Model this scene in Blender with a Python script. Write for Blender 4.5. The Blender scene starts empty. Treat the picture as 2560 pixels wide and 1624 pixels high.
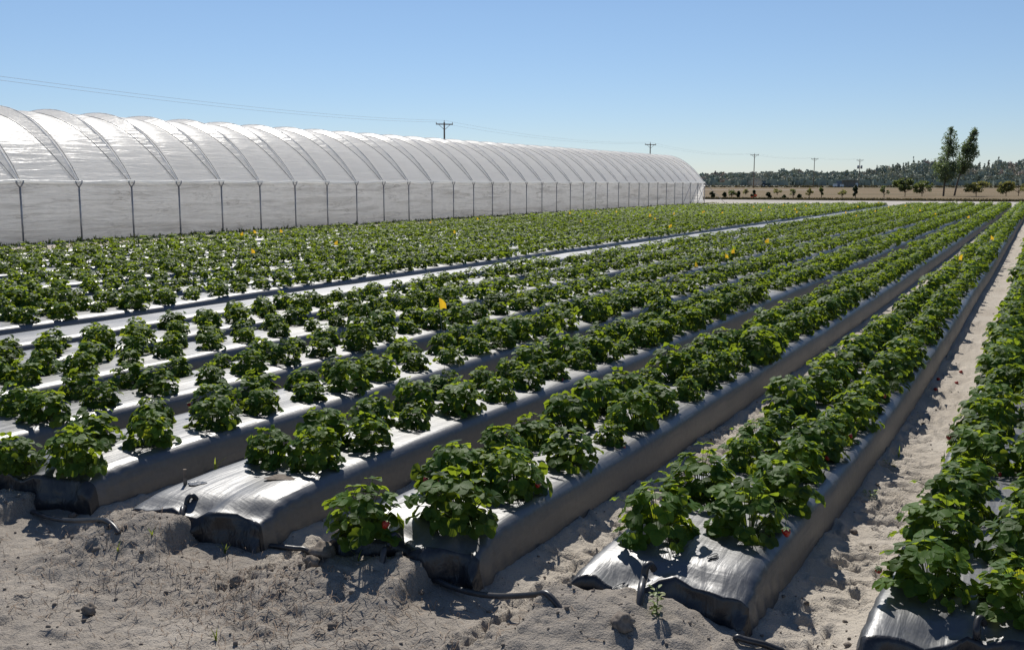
import bpy, math, random
import numpy as np
from mathutils import Vector, Matrix, noise as mnoise

random.seed(7); RNG = np.random.default_rng(7)
SC = bpy.context.scene
COL = SC.collection
PI = math.pi
R = math.radians

# ------------------------------------------------------------------ camera and survey helpers
FPX, CH, HY, VPX = 2500.0, 1.75, 458.0, 2610.0       # focal length in photo pixels, camera height, horizon, row vanishing point
PITCH = math.atan((812 - HY) / FPX)
YAW = math.atan((VPX - 1280) / FPX * math.cos(PITCH))
CY, SY = math.cos(YAW), math.sin(YAW)
cam_d = bpy.data.cameras.new('camera'); cam = bpy.data.objects.new('camera', cam_d); COL.objects.link(cam)
cam.location = (0, 0, CH); cam.rotation_euler = (PI / 2 - PITCH, 0, YAW)
cam_d.sensor_width = 36; cam_d.lens = FPX / 2560 * 36; cam_d.clip_start = 0.05; cam_d.clip_end = 6000
SC.camera = cam

def ray(px, py):
    u, v = (px - 1280) / FPX, -(py - 812) / FPX
    d = (u, math.cos(PITCH) + v * math.sin(PITCH), -math.sin(PITCH) + v * math.cos(PITCH))
    return (d[0] * CY - d[1] * SY, d[0] * SY + d[1] * CY, d[2])
def on_plane(px, py, z=0.0):
    d = ray(px, py); t = (z - CH) / d[2]
    return Vector((d[0] * t, d[1] * t, z))
def at_range(px, py, dist):                          # a surveyed point at a horizontal distance
    d = ray(px, py); t = dist / math.hypot(d[0], d[1])
    return Vector((d[0] * t, d[1] * t, CH + d[2] * t))
def project(P):
    P = np.asarray(P, float)
    x = P[..., 0] * CY + P[..., 1] * SY; y = -P[..., 0] * SY + P[..., 1] * CY; z = P[..., 2] - CH
    f = y * math.cos(PITCH) - z * math.sin(PITCH); up = y * math.sin(PITCH) + z * math.cos(PITCH)
    return 1280 + FPX * x / f, 812 - FPX * up / f, f

# ------------------------------------------------------------------ noise
def hsh(i, j, s):
    v = np.sin(i * 127.1 + j * 311.7 + s * 74.7) * 43758.5453
    return v - np.floor(v)
def vn(x, y, s=0):
    xi, yi = np.floor(x), np.floor(y); fx, fy = x - xi, y - yi
    ux, uy = fx * fx * (3 - 2 * fx), fy * fy * (3 - 2 * fy)
    a, b, c, d = hsh(xi, yi, s), hsh(xi + 1, yi, s), hsh(xi, yi + 1, s), hsh(xi + 1, yi + 1, s)
    return (a + (b - a) * ux + (c - a) * uy + (a - b - c + d) * ux * uy) * 2 - 1
def fbm(x, y, s=0, o=4, g=0.5):
    r, a = 0, 1.0
    for k in range(o):
        r = r + a * vn(x * 2 ** k + 13.7 * k, y * 2 ** k - 7.3 * k, s + k); a *= g
    return r

# ------------------------------------------------------------------ objects
def tag(o, label=None, cat=None, group=None, kind=None):
    if label: o['label'] = label
    if cat: o['category'] = cat
    if group: o['group'] = group
    if kind: o['kind'] = kind
    return o
def empty(name, loc, label=None, cat=None, group=None, rz=0.0):
    o = bpy.data.objects.new(name, None); COL.objects.link(o)
    o.location = loc; o.rotation_euler = (0, 0, rz); o.empty_display_size = 0.1
    return tag(o, label, cat, group)
def link(name, me, parent=None, mat=None):
    o = bpy.data.objects.new(name, me); COL.objects.link(o)
    if parent: o.parent = parent
    if mat and not me.materials: me.materials.append(mat)
    return o
def quads_mesh(name, V, F, mat=None, smooth=True, attrs=None, face_mat=None):
    V = np.asarray(V, np.float32).reshape(-1, 3); F = np.asarray(F, np.int32); n = F.shape[1]
    me = bpy.data.meshes.new(name)
    me.vertices.add(len(V)); me.vertices.foreach_set('co', V.ravel())
    me.loops.add(F.size); me.loops.foreach_set('vertex_index', F.ravel())
    me.polygons.add(len(F)); me.polygons.foreach_set('loop_start', np.arange(0, F.size, n, dtype=np.int32))
    me.polygons.foreach_set('loop_total', np.full(len(F), n, np.int32))
    me.polygons.foreach_set('use_smooth', np.full(len(F), smooth, bool))
    for k, v in (attrs or {}).items():
        a = me.attributes.new(k, 'FLOAT', 'POINT'); a.data.foreach_set('value', np.asarray(v, np.float32))
    if mat: me.materials.append(mat)
    me.update(calc_edges=True)
    return me
def grid_faces(ny, nx, off=0):
    i = np.arange(ny - 1)[:, None] * nx + np.arange(nx - 1)[None, :]
    i = i.ravel() + off
    return np.stack([i, i + 1, i + nx + 1, i + nx], 1)

class MB:                                            # collects simple shapes into one mesh
    def __init__(s): s.v, s.f = [], []
    def add(s, v, f):
        o = len(s.v); s.v += [tuple(p) for p in v]; s.f += [tuple(i + o for i in q) for q in f]; return s
    def box(s, c, d, rz=0.0, taper=1.0, m=None):
        v = []
        for z in (-.5, .5):
            k = taper if z > 0 else 1.0
            for x, y in ((-.5, -.5), (.5, -.5), (.5, .5), (-.5, .5)):
                X, Y = x * d[0] * k, y * d[1] * k
                v.append((c[0] + X * math.cos(rz) - Y * math.sin(rz), c[1] + X * math.sin(rz) + Y * math.cos(rz), c[2] + z * d[2]))
        return s.add(v, [(3, 2, 1, 0), (4, 5, 6, 7), (0, 1, 5, 4), (1, 2, 6, 5), (2, 3, 7, 6), (3, 0, 4, 7)])
    def tube(s, pts, r, n=6, cap=True):
        pts = [Vector(p) for p in pts]; rs = r if isinstance(r, (list, tuple)) else [r] * len(pts)
        v, f = [], []; up = None
        for i, p in enumerate(pts):
            t = (pts[min(i + 1, len(pts) - 1)] - pts[max(i - 1, 0)]).normalized()
            if up is None: up = Vector((0, 0, 1)) if abs(t.z) < .9 else Vector((1, 0, 0))
            a = t.cross(up).normalized(); b = a.cross(t).normalized(); up = b
            for k in range(n):
                q = 2 * PI * k / n; v.append(p + (a * math.cos(q) + b * math.sin(q)) * rs[i])
        for i in range(len(pts) - 1):
            for k in range(n):
                f.append((i * n + k, i * n + (k + 1) % n, (i + 1) * n + (k + 1) % n, (i + 1) * n + k))
        if cap: f += [tuple(range(n - 1, -1, -1)), tuple(range((len(pts) - 1) * n, len(pts) * n))]
        return s.add(v, f)
    def blob(s, c, r, seed=0, amp=.25, n=8, m=6):
        v = []; f = []
        r = r if isinstance(r, (tuple, list)) else (r, r, r)
        for j in range(1, m):
            for k in range(n):
                th, ph = PI * j / m, 2 * PI * k / n
                d = Vector((math.sin(th) * math.cos(ph), math.sin(th) * math.sin(ph), math.cos(th)))
                q = 1 + amp * mnoise.noise(d * 1.6 + Vector((seed * 3.1, seed * 1.7, seed)))
                v.append((c[0] + d.x * r[0] * q, c[1] + d.y * r[1] * q, c[2] + d.z * r[2] * q))
        v += [(c[0], c[1], c[2] + r[2]), (c[0], c[1], c[2] - r[2])]; t = len(v) - 2
        for j in range(m - 2):
            for k in range(n): f.append((j * n + k, (j + 1) * n + k, (j + 1) * n + (k + 1) % n, j * n + (k + 1) % n))
        for k in range(n):
            f.append((t, k, (k + 1) % n)); f.append((t + 1, (m - 2) * n + (k + 1) % n, (m - 2) * n + k))
        return s.add(v, f)
    def mesh(s, name, mat, smooth=False):
        me = bpy.data.meshes.new(name); me.from_pydata(s.v, [], s.f)
        if smooth:
            for p in me.polygons: p.use_smooth = True
        me.materials.append(mat); me.update(); return me
    def build(s, name, mat, parent=None, smooth=False):
        return link(name, s.mesh(name, mat, smooth), parent)

# ------------------------------------------------------------------ materials
class NT:
    def __init__(s, name):
        s.m = bpy.data.materials.new(name); s.m.use_nodes = True; s.t = s.m.node_tree; s.t.nodes.clear()
        s.out = s.n('ShaderNodeOutputMaterial')
    def n(s, ty, **k):
        nd = s.t.nodes.new(ty)
        for a, b in k.items():
            if a in nd.inputs.keys(): nd.inputs[a].default_value = b
            else: setattr(nd, a, b)
        return nd
    def l(s, a, b): s.t.links.new(a, b)
    def coords(s, kind='Object', scale=(1, 1, 1), rot=(0, 0, 0)):
        tc = s.n('ShaderNodeTexCoord'); mp = s.n('ShaderNodeMapping'); mp.inputs['Scale'].default_value = scale; mp.inputs['Rotation'].default_value = rot
        s.l(tc.outputs[kind], mp.inputs['Vector']); return mp.outputs['Vector']
    def noise(s, vec, scale, detail=4, rough=.55, dist=0.0):
        nd = s.n('ShaderNodeTexNoise'); nd.inputs['Scale'].default_value = scale; nd.inputs['Detail'].default_value = detail
        nd.inputs['Roughness'].default_value = rough; nd.inputs['Distortion'].default_value = dist
        s.l(vec, nd.inputs['Vector']); return nd.outputs['Fac']
    def ramp(s, fac, stops):
        r = s.n('ShaderNodeValToRGB'); e = r.color_ramp.elements
        while len(e) < len(stops): e.new(.5)
        for q, (p, c) in zip(e, stops):
            q.position = p; q.color = (*c, 1) if len(c) == 3 else c
        s.l(fac, r.inputs['Fac']); return r.outputs['Color']
    def mix(s, fac, a, b):
        m = s.n('ShaderNodeMix', data_type='RGBA')
        for sock, v in ((m.inputs['Factor'], fac), (m.inputs[6], a), (m.inputs[7], b)):
            if isinstance(v, (int, float)): sock.default_value = v
            elif isinstance(v, tuple): sock.default_value = (*v, 1) if len(v) == 3 else v
            else: s.l(v, sock)
        return m.outputs[2]
    def math(s, op, a, b=0.0, clamp=False):
        m = s.n('ShaderNodeMath', operation=op, use_clamp=clamp)
        for sock, v in ((m.inputs[0], a), (m.inputs[1], b)):
            if isinstance(v, (int, float)): sock.default_value = v
            else: s.l(v, sock)
        return m.outputs[0]
    def rng(s, v, a, b, c, d):
        m = s.n('ShaderNodeMapRange', clamp=True); s.l(v, m.inputs[0])
        for i, q in enumerate((a, b, c, d)): m.inputs[i + 1].default_value = q
        return m.outputs[0]
    def attr(s, name): return s.n('ShaderNodeAttribute', attribute_name=name).outputs['Fac']
    def bump(s, h, strength=.5, dist=.02, normal=None):
        b = s.n('ShaderNodeBump'); b.inputs['Strength'].default_value = strength; b.inputs['Distance'].default_value = dist
        s.l(h, b.inputs['Height'])
        if normal: s.l(normal, b.inputs['Normal'])
        return b.outputs['Normal']
    def pbr(s, col, rough=.6, spec=.4, metal=0.0, normal=None, ior=1.5):
        p = s.n('ShaderNodeBsdfPrincipled'); p.inputs['IOR'].default_value = ior
        for k, v in (('Base Color', col), ('Roughness', rough), ('Specular IOR Level', spec), ('Metallic', metal)):
            if isinstance(v, (int, float)): p.inputs[k].default_value = v
            elif isinstance(v, tuple): p.inputs[k].default_value = (*v, 1)
            else: s.l(v, p.inputs[k])
        if normal: s.l(normal, p.inputs['Normal'])
        return p.outputs[0]
    def mixs(s, fac, a, b):
        m = s.n('ShaderNodeMixShader')
        if isinstance(fac, (int, float)): m.inputs[0].default_value = fac
        else: s.l(fac, m.inputs[0])
        s.l(a, m.inputs[1]); s.l(b, m.inputs[2]); return m.outputs[0]
    def done(s, sh): s.l(sh, s.out.inputs['Surface']); return s.m

def plain(name, col, rough=.7, spec=.3, var=.25, scale=8.0, metal=0.0):
    t = NT(name); c = t.coords(); f = t.noise(c, scale, 5)
    lo, hi = tuple(v * (1 - var) for v in col), tuple(min(1, v * (1 + var)) for v in col)
    return t.done(t.pbr(t.ramp(f, [(.3, lo), (.7, hi)]), rough, spec, metal, t.bump(f, .25, .01)))

M = {}
def leaf_material(name, dark, light, thru, tfac=.42, rough=.42, obj_rand=True, spec=.45):
    t = NT(name)
    tint = t.attr('tint')
    if obj_rand:
        oi = t.n('ShaderNodeObjectInfo'); tint = t.math('ADD', t.math('MULTIPLY', oi.outputs['Random'], .3), t.math('MULTIPLY', tint, .7))
    col = t.ramp(tint, [(.05, dark), (.75, light), (.97, tuple(a * b for a, b in zip(light, (1.5, 1.15, .9))))])
    tc = t.ramp(tint, [(.05, tuple(v * .55 for v in thru)), (.8, thru), (1.0, tuple(a * b for a, b in zip(thru, (1.35, 1.05, .8))))])
    nz = t.noise(t.coords('Object'), 160, 3)
    p = t.pbr(col, rough, spec, 0, t.bump(nz, .35, .003))
    tr = t.n('ShaderNodeBsdfTranslucent'); t.l(tc, tr.inputs['Color'])
    return t.done(t.mixs(tfac, p, tr.outputs[0]))
M['leaf'] = leaf_material('strawberry_leaf', (.021, .048, .010), (.067, .140, .020), (.38, .50, .031), .42, .55, True, .18)
M['stem'] = plain('leaf_stalk', (.10, .15, .04), .5, .4)

def plastic():
    t = NT('mulch_film'); c = t.coords('Object')
    geo = t.n('ShaderNodeNewGeometry'); sep = t.n('ShaderNodeSeparateXYZ'); t.l(geo.outputs['Position'], sep.inputs[0])
    low = t.rng(sep.outputs['Z'], .02, .17, 1, 0)
    d1 = t.noise(c, 2.2, 6, .6); d2 = t.noise(c, 38, 4)
    dust = t.math('MULTIPLY', t.rng(d1, .35, .75, .10, 1), t.rng(low, 0, 1, .10, .24))
    film = t.ramp(d2, [(.3, (.032, .035, .040)), (.7, (.054, .058, .065))])
    col = t.mix(dust, film, (.135, .12, .105))
    # tension wrinkles: long along the bed, short across it, and a fine crinkle
    wv = t.coords('Object', (9, 1.1, 6), (0, 0, .18)); w1 = t.noise(wv, 2.4, 3, .5, .4)
    wv2 = t.coords('Object', (2, 14, 3), (0, 0, -.35)); w2 = t.noise(wv2, 1.7, 3, .5, .6)
    fine = t.noise(c, 90, 3)
    n = t.bump(w1, .26, .02); n = t.bump(w2, .12, .02, n); n = t.bump(fine, .10, .004, n)
    rough = t.rng(d1, .3, .75, .42, .54)
    return t.done(t.pbr(col, rough, .8, 0, n, 1.68))
M['film'] = plastic()
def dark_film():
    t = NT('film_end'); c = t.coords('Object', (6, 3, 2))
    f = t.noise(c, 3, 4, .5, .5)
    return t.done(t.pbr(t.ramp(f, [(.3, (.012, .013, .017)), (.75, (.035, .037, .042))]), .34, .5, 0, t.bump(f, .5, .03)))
M['film_end'] = dark_film()

def sand():
    t = NT('field_sand'); c = t.coords('Object')
    soil = t.attr('soil'); far = t.attr('far')
    n1 = t.noise(c, 1.3, 6, .6); n2 = t.noise(c, 22, 5, .65); n3 = t.noise(c, 130, 3, .6)
    base = t.ramp(n1, [(.32, (.385, .34, .285)), (.68, (.48, .435, .375))])
    grey = t.ramp(n2, [(.25, (.19, .168, .145)), (.75, (.335, .30, .26))])
    col = t.mix(t.math('ADD', t.math('MULTIPLY', soil, .9), t.math('MULTIPLY', t.math('SUBTRACT', n2, .5), .9), True), base, grey)
    col = t.mix(t.rng(n3, .6, .75, 0, .45), col, (.17, .135, .11))
    fz = t.noise(c, .02, 4)
    fcol = t.ramp(fz, [(.3, (.22, .19, .14)), (.7, (.29, .25, .19))])
    col = t.mix(far, col, fcol)
    n = t.bump(n2, .6, .035); n = t.bump(n3, .75, .012, n)
    return t.done(t.pbr(col, .95, .08, 0, n))
M['sand'] = sand()
M['clod'] = plain('soil_clod', (.175, .15, .128), .95, .05, .35, 60)
M['straw'] = plain('dry_straw', (.27, .20, .145), .8, .2, .45, 30)
M['black_pipe'] = plain('black_polythene', (.03, .03, .034), .38, .5, .5, 12)
M['white_pipe'] = plain('white_pvc', (.70, .70, .66), .45, .4, .1, 20)
M['wood'] = plain('grey_wood', (.22, .17, .13), .85, .15, .4, 25)
M['steel'] = plain('galvanised_steel', (.33, .33, .34), .45, .5, .25, 6, .6)
M['rope'] = plain('grey_cord', (.30, .30, .30), .8, .2)

def flag_mat():
    t = NT('yellow_flag'); c = t.coords('Object'); f = t.noise(c, 20, 3)
    p = t.pbr(t.ramp(f, [(.3, (.74, .44, .015)), (.7, (.86, .56, .03))]), .55, .3)
    tr = t.n('ShaderNodeBsdfTranslucent'); tr.inputs['Color'].default_value = (.85, .52, .03, 1)
    return t.done(t.mixs(.5, p, tr.outputs[0]))
M['flag'] = flag_mat()
M['berry'] = None
def berry():
    t = NT('ripe_strawberry'); c = t.coords('Object'); v = t.n('ShaderNodeTexVoronoi'); v.inputs['Scale'].default_value = 190; t.l(c, v.inputs['Vector'])
    col = t.ramp(v.outputs['Distance'], [(.05, (.6, .34, .08)), (.22, (.36, .018, .010)), (.6, (.30, .012, .008))])
    return t.done(t.pbr(col, .3, .5, 0, t.bump(v.outputs['Distance'], .4, .002)))
M['berry'] = berry()

def roof_film():
    t = NT('tunnel_film')
    w = t.noise(t.coords('Object', (.9, .16, 2.2)), 3.2, 4, .55, .3)
    w2 = t.noise(t.coords('Object', (1.5, .5, 5)), 5, 3, .5, .8)
    n = t.bump(w, .42, .10); n = t.bump(w2, .18, .04, n)
    c = t.noise(t.coords('Object', (.3, .3, .6)), 1.2, 4)
    p = t.pbr(t.ramp(c, [(.3, (.88, .877, .865)), (.7, (.95, .947, .94))]), .36, .5, 0, n)
    tr = t.n('ShaderNodeBsdfTranslucent'); tr.inputs['Color'].default_value = (.97, .97, .95, 1); t.l(n, tr.inputs['Normal'])
    tp = t.n('ShaderNodeBsdfTransparent')
    return t.done(t.mixs(.03, t.mixs(.64, p, tr.outputs[0]), tp.outputs[0]))
M['roof_film'] = roof_film()
def wall_film():
    t = NT('wall_film')
    w = t.noise(t.coords('Object', (1, .22, 2.6)), 2.6, 5, .6, .5)
    w2 = t.noise(t.coords('Object', (1, .9, 1.6), (.5, 0, 0)), 3.5, 4, .55, .5)
    fold_shade = t.rng(t.noise(t.coords('Object', (1, .11, 1.7)), 2.6, 6, .62, .8), .50, .62, 0, 1)
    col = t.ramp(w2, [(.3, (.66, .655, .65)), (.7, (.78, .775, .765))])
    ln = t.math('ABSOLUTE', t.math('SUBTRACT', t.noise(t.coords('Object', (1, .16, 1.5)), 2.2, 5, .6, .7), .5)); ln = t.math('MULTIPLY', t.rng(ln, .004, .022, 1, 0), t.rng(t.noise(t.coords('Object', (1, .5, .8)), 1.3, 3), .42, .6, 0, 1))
    col = t.mix(t.math('ADD', t.math('MULTIPLY', fold_shade, .45), t.math('MULTIPLY', ln, .6), True), col, (.15, .14, .13))  # shade of folds and thin creases painted into the sheet colour
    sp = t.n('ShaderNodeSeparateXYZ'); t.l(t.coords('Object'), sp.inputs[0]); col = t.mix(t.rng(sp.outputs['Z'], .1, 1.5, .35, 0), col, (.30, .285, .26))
    n = t.bump(w, .7, .12); n = t.bump(w2, .4, .07, n)
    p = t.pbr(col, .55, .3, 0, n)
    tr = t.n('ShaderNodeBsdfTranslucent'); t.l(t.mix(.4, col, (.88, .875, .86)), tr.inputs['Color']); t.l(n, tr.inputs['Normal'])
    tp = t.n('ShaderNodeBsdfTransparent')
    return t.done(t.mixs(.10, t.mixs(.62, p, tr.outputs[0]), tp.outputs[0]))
M['wall_film'] = wall_film()

# ------------------------------------------------------------------ field layout
BX = [0.0, -1.12, -2.26, -3.40, -4.55, -5.65, -6.75, -7.80, -8.85] + [-9.95 - 1.1 * k for k in range(10)]
BY0 = [3.67, 3.64, 3.52, 3.44, 3.44, 3.44, 3.40, 3.42, 3.40] + [3.45] * 10
BY1 = [80.0, 79.5, 79.0, 78.5, 78.0, 77.5, 77.0, 76.5, 76.0] + [75.0 - 1.1 * k for k in range(10)]
BEDH, BHW, BHT = 0.245, 0.365, 0.315
def bow(y): return -0.13 * np.exp(-(np.asarray(y, float) - 3.6) / 3.0)
def bed_top_wave(i, y): return 0.018 * vn(np.asarray(y) * .35, np.full_like(np.asarray(y, float), i * 3.3), 5)

# ------------------------------------------------------------------ ground
def geo_steps(a, step, g, lim):
    out = []; x = a
    while x < lim: step *= g; x += step; out.append(x)
    return out
gx = list(np.arange(-7.2, 1.6, .0145)); gx = [-v for v in geo_steps(7.2, .0145, 1.09, 4200)][::-1] + gx + geo_steps(gx[-1], .0145, 1.09, 4200)
gy = list(np.arange(1.3, 6.4, .0145)); gy = [2.6 - v for v in geo_steps(1.3, .0145, 1.12, 900)][::-1] + gy + geo_steps(gy[-1], .0145, 1.028, 4800)
gx, gy = np.array(gx), np.array(gy)
X, Y = np.meshgrid(gx, gy)
near = np.exp(-np.clip(Y - 5, 0, None) / 14) * (np.abs(X) < 40)
front = 1 / (1 + np.exp((Y - 3.35) / .12))                       # 1 on the headland before the bed ends
Z = .012 * fbm(X * 1.1, Y * 1.1, 3, 3) * near
Z += front * (.020 * fbm(X * .9, Y * 1.3, 11, 4) + .004)
mound = np.zeros_like(X)
for i in range(7):
    cx = BX[i] + float(bow(3.5)); w = .06 * vn(X * 5, Y * 5, 20 + i)
    dyy = Y - BY0[i] + .10 + w * .6 - .25 * (X - cx)
    m = np.exp(-np.abs((X - cx + w + .11) / .41) ** 3.0 - (dyy / np.where(dyy < 0, .34, .14)) ** 2)
    mound = np.maximum(mound, m * (.85 + .3 * vn(X * 2.3 + i * 9, Y * 3, 31)) * (.35, .85, 1.1, .8, .75, .6, .6)[i])
Z += .18 * mound
rough = np.clip(front * (.78 + .45 * fbm(X * 1.5, Y * 1.9, 41, 3)) + mound * 1.1, 0, 1) * near
Z += rough * (.016 * np.abs(fbm(X * 11, Y * 11, 51, 4)) + .007 * fbm(X * 34, Y * 34, 61, 2))
Z += front * near * .0045 * fbm(X * 13, Y * 17, 66, 3)
aisle_rough = (1 - front) * near
Z += aisle_rough * (.008 * fbm(X * 4, Y * 7, 71, 3) + .0035 * fbm(X * 22, Y * 30, 75, 2))
# sand piled softly against the bed sides
for i in range(9):
    dx = np.abs(X - BX[i] - bow(Y)); Z += (1 - front) * near * .035 * np.exp(-((dx - BHW) / .07) ** 2) * (1 + .5 * vn(X * 3, Y * 2.2, 81 + i))
PIPES = [((84, 1284), (285, 1317)), ((512, 1352), (785, 1390)), ((1085, 1459), (1395, 1513)), ((1840, 1602), (1975, 1632))]
for (pa, pb) in PIPES:                                              # shallow troughs the irrigation pipes lie in
    a_, b_ = on_plane(*pa), on_plane(*pb); d_ = (b_ - a_); L_ = d_.length; d_ /= L_
    u_ = (X - a_.x) * d_.x + (Y - a_.y) * d_.y; s_ = (X - a_.x) * d_.y - (Y - a_.y) * d_.x; w_ = np.where(s_ > 0, np.maximum(s_ - .10, 0) * .36, -s_)
    k_ = np.clip(1 - np.maximum(w_ - .05, 0) / .10, 0, 1) * np.clip(np.minimum(u_ + .02, L_ + .02 - u_) / .06, 0, 1); k_ = k_ * k_ * (3 - 2 * k_)
    Z = Z * (1 - k_) + np.minimum(Z, -.004 + .25 * Z) * k_
def press(x, y, a, b, rot, depth, rim):
    r = 2.2 * max(a, b)
    i0, i1 = np.searchsorted(gx, [x - r, x + r]); j0, j1 = np.searchsorted(gy, [y - r, y + r])
    if i1 - i0 < 3 or j1 - j0 < 3: return
    sx, sy = X[j0:j1, i0:i1] - x, Y[j0:j1, i0:i1] - y
    u = (sx * math.cos(rot) + sy * math.sin(rot)) / a; v = (-sx * math.sin(rot) + sy * math.cos(rot)) / b
    q = np.sqrt(u * u + v * v) * (1 + .18 * vn(sx * 25 + x * 9, sy * 25 + y * 7, 3))
    Z[j0:j1, i0:i1] += -depth / (1 + np.exp((q - .85) * 9)) + rim * np.exp(-((q - 1.15) / .22) ** 2)
for i in range(-1, 8):                                             # footprints along the aisles
    xa = (BX[i] + BX[i + 1]) / 2 if i >= 0 else .58
    y = 3.0
    while y < 26:
        y += random.uniform(.045, .11) * (1 + y / 22)
        press(xa + float(bow(y)) + random.gauss(0, .085), y, random.uniform(.05, .13), random.uniform(.022, .05), random.choice([PI / 2, 0, 0]) + random.gauss(0, .35), random.uniform(.012, .032), random.uniform(.008, .020))
        if random.random() < .6: press(xa + float(bow(y)) + random.gauss(0, .08), y + .05, random.uniform(.03, .05), random.uniform(.05, .10), PI / 2 + random.gauss(0, .4), .016, .012)
for k in range(170):                                               # trampled headland
    x, y = random.uniform(-6, 1), random.uniform(1.9, 3.35)
    press(x, y, random.uniform(.03, .11), random.uniform(.02, .045), random.uniform(0, PI), random.uniform(.004, .016), random.uniform(.003, .010))
Zf = Z
FARM = (1 / (1 + np.exp(-(Y - 108) / 3)))
G = quads_mesh('ground', np.stack([X, Y, Z], -1).reshape(-1, 3), grid_faces(len(gy), len(gx)), M['sand'],
               attrs={'soil': np.clip(rough * 1.15 + mound * .5, 0, 1).ravel(), 'far': FARM.ravel()})
tag(link('ground', G), kind='structure')
def gz(x, y):
    i = int(np.clip(np.searchsorted(gx, x) - 1, 0, len(gx) - 2)); j = int(np.clip(np.searchsorted(gy, y) - 1, 0, len(gy) - 2))
    fx, fy = (x - gx[i]) / (gx[i + 1] - gx[i]), (y - gy[j]) / (gy[j + 1] - gy[j])
    return float(Z[j, i] * (1 - fx) * (1 - fy) + Z[j, i + 1] * fx * (1 - fy) + Z[j + 1, i] * (1 - fx) * fy + Z[j + 1, i + 1] * fx * fy)
def gpt(px, py):                                                    # photo point on the real ground surface
    d = Vector(ray(px, py)); d /= math.hypot(d.x, d.y); t = 1.6
    while t < 14:
        if CH + d.z * t < gz(d.x * t, d.y * t): break
        t += .006
    return Vector((d.x * t, d.y * t, gz(d.x * t, d.y * t)))

def sheet(name, y0, y1, z, mat, x0=-3000, x1=3000, wob=0.0, seed=0):
    xs = np.linspace(x0, x1, 240); v = []
    for x in xs:
        a = y0 + wob * float(vn(np.array(x * .02), np.array(0.3), seed)); b = y1 + wob * float(vn(np.array(x * .02), np.array(5.3), seed))
        v += [(x, a, z), (x, b, z)]
    f = [(2 * i, 2 * i + 2, 2 * i + 3, 2 * i + 1) for i in range(len(xs) - 1)]
    return tag(link(name, quads_mesh(name, v, f, mat, False)), kind='structure')
def ground_mat(name, a, b, sc):
    t = NT(name); c = t.coords('Object', (.25, 1, 1)); f = t.noise(c, sc, 6, .65)
    return t.done(t.pbr(t.ramp(f, [(.3, a), (.7, b)]), .95, .05))
sheet('dirt_road', 81.5, 106.0, .025, ground_mat('pale_road_sand', (.34, .31, .27), (.47, .44, .40), .3), wob=.5, seed=1)
sheet('dry_field', 111.0, 400.0, .02, ground_mat('dry_brown_field', (.125, .105, .062), (.235, .172, .112), .11), wob=1.0, seed=2)
sheet('far_pasture', 400.0, 900.0, .03, ground_mat('far_pasture', (.085, .085, .062), (.17, .15, .10), .012), wob=12.0, seed=3)
TRK = ground_mat('far_track_sand', (.40, .37, .34), (.50, .46, .42), .05)
sheet('field_track', 254.0, 262.0, .05, TRK, -92, -50, wob=2, seed=4)
sheet('far_track', 655.0, 700.0, .08, TRK, -250, -150, wob=6, seed=5)

# ------------------------------------------------------------------ raised beds
ORD = ['first', 'second', 'third', 'fourth', 'fifth', 'sixth', 'seventh', 'eighth', 'ninth', 'tenth', 'eleventh', 'twelfth', 'thirteenth', 'fourteenth', 'fifteenth',
       'sixteenth', 'seventeenth', 'eighteenth', 'nineteenth', 'twentieth', 'twenty-first', 'twenty-second', 'twenty-third', 'twenty-fourth', 'twenty-fifth', 'twenty-sixth',
       'twenty-seventh', 'twenty-eighth', 'twenty-ninth', 'thirtieth'] + ['%s-%s' % (t, u) for t in ('thirty', 'forty', 'fifty') for u in ('first', 'second', 'third', 'fourth', 'fifth', 'sixth', 'seventh', 'eighth', 'ninth')]
BED_SHORT = ['corner bed', 'slit-ended bed', 'bed with white pipe', 'wooden-stake bed', 'folded-end bed', 'third bed before unplanted bed',
             'second bed before unplanted bed', 'first bed before unplanted bed', 'unplanted bed'] + ['%s bed beyond unplanted bed' % ORD[k] for k in range(10)]
BED_LABEL = ['grey plastic raised bed in the corner with leafy weeds at its dark end', 'grey plastic raised bed with two slits in its bare end',
             'grey plastic raised bed with a white pipe stub beside its end', 'grey plastic raised bed with bright bare end and small wooden stake',
             'grey plastic raised bed with folded dark end, just behind the wooden-stake bed', 'grey plastic raised bed, third on the camera side of the unplanted bed',
             'grey plastic raised bed, second on the camera side of the unplanted bed', 'grey plastic raised bed directly on the camera side of the unplanted bed',
             'bare pale grey raised bed without plants, running through the field'] + ['grey plastic raised bed, %s beyond the unplanted bed toward the tunnel' % ORD[k] for k in range(10)]
prof = [(-BHW - .012, -.10), (-BHW, -.02), (-.361, .06), (-.354, .14), (-.346, .19), (-.335, .216), (-.314, .235), (-.285, .243), (-.25, .246), (-.2, .248), (-.13, .249), (-.06, .25), (0, .25)]
prof = prof + [(-x, z) for x, z in prof[-2::-1]]
PRX, PRZ = np.array([p[0] for p in prof]), np.array([p[1] for p in prof])
DIPS = {1: [(-.11, .03, .085, .10, .12), (.06, .0, -.03, .05, .08), (.13, .03, .05, .07, .10), (.30, .0, .05, .10, .18)], 2: [(-.2, .02, .06, .1, .15), (.03, .02, .06, .08, .1), (.28, 0, .05, .1, .15)],
        3: [(-.02, .03, .07, .06, .12), (.26, .02, .05, .09, .14), (-.25, 0, .03, .1, .1)], 4: [(-.1, .03, .07, .09, .14), (.16, .02, .03, .08, .1)], 0: [(-.1, .03, .06, .06, .12), (.05, .03, .05, .05, .08)]}
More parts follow.
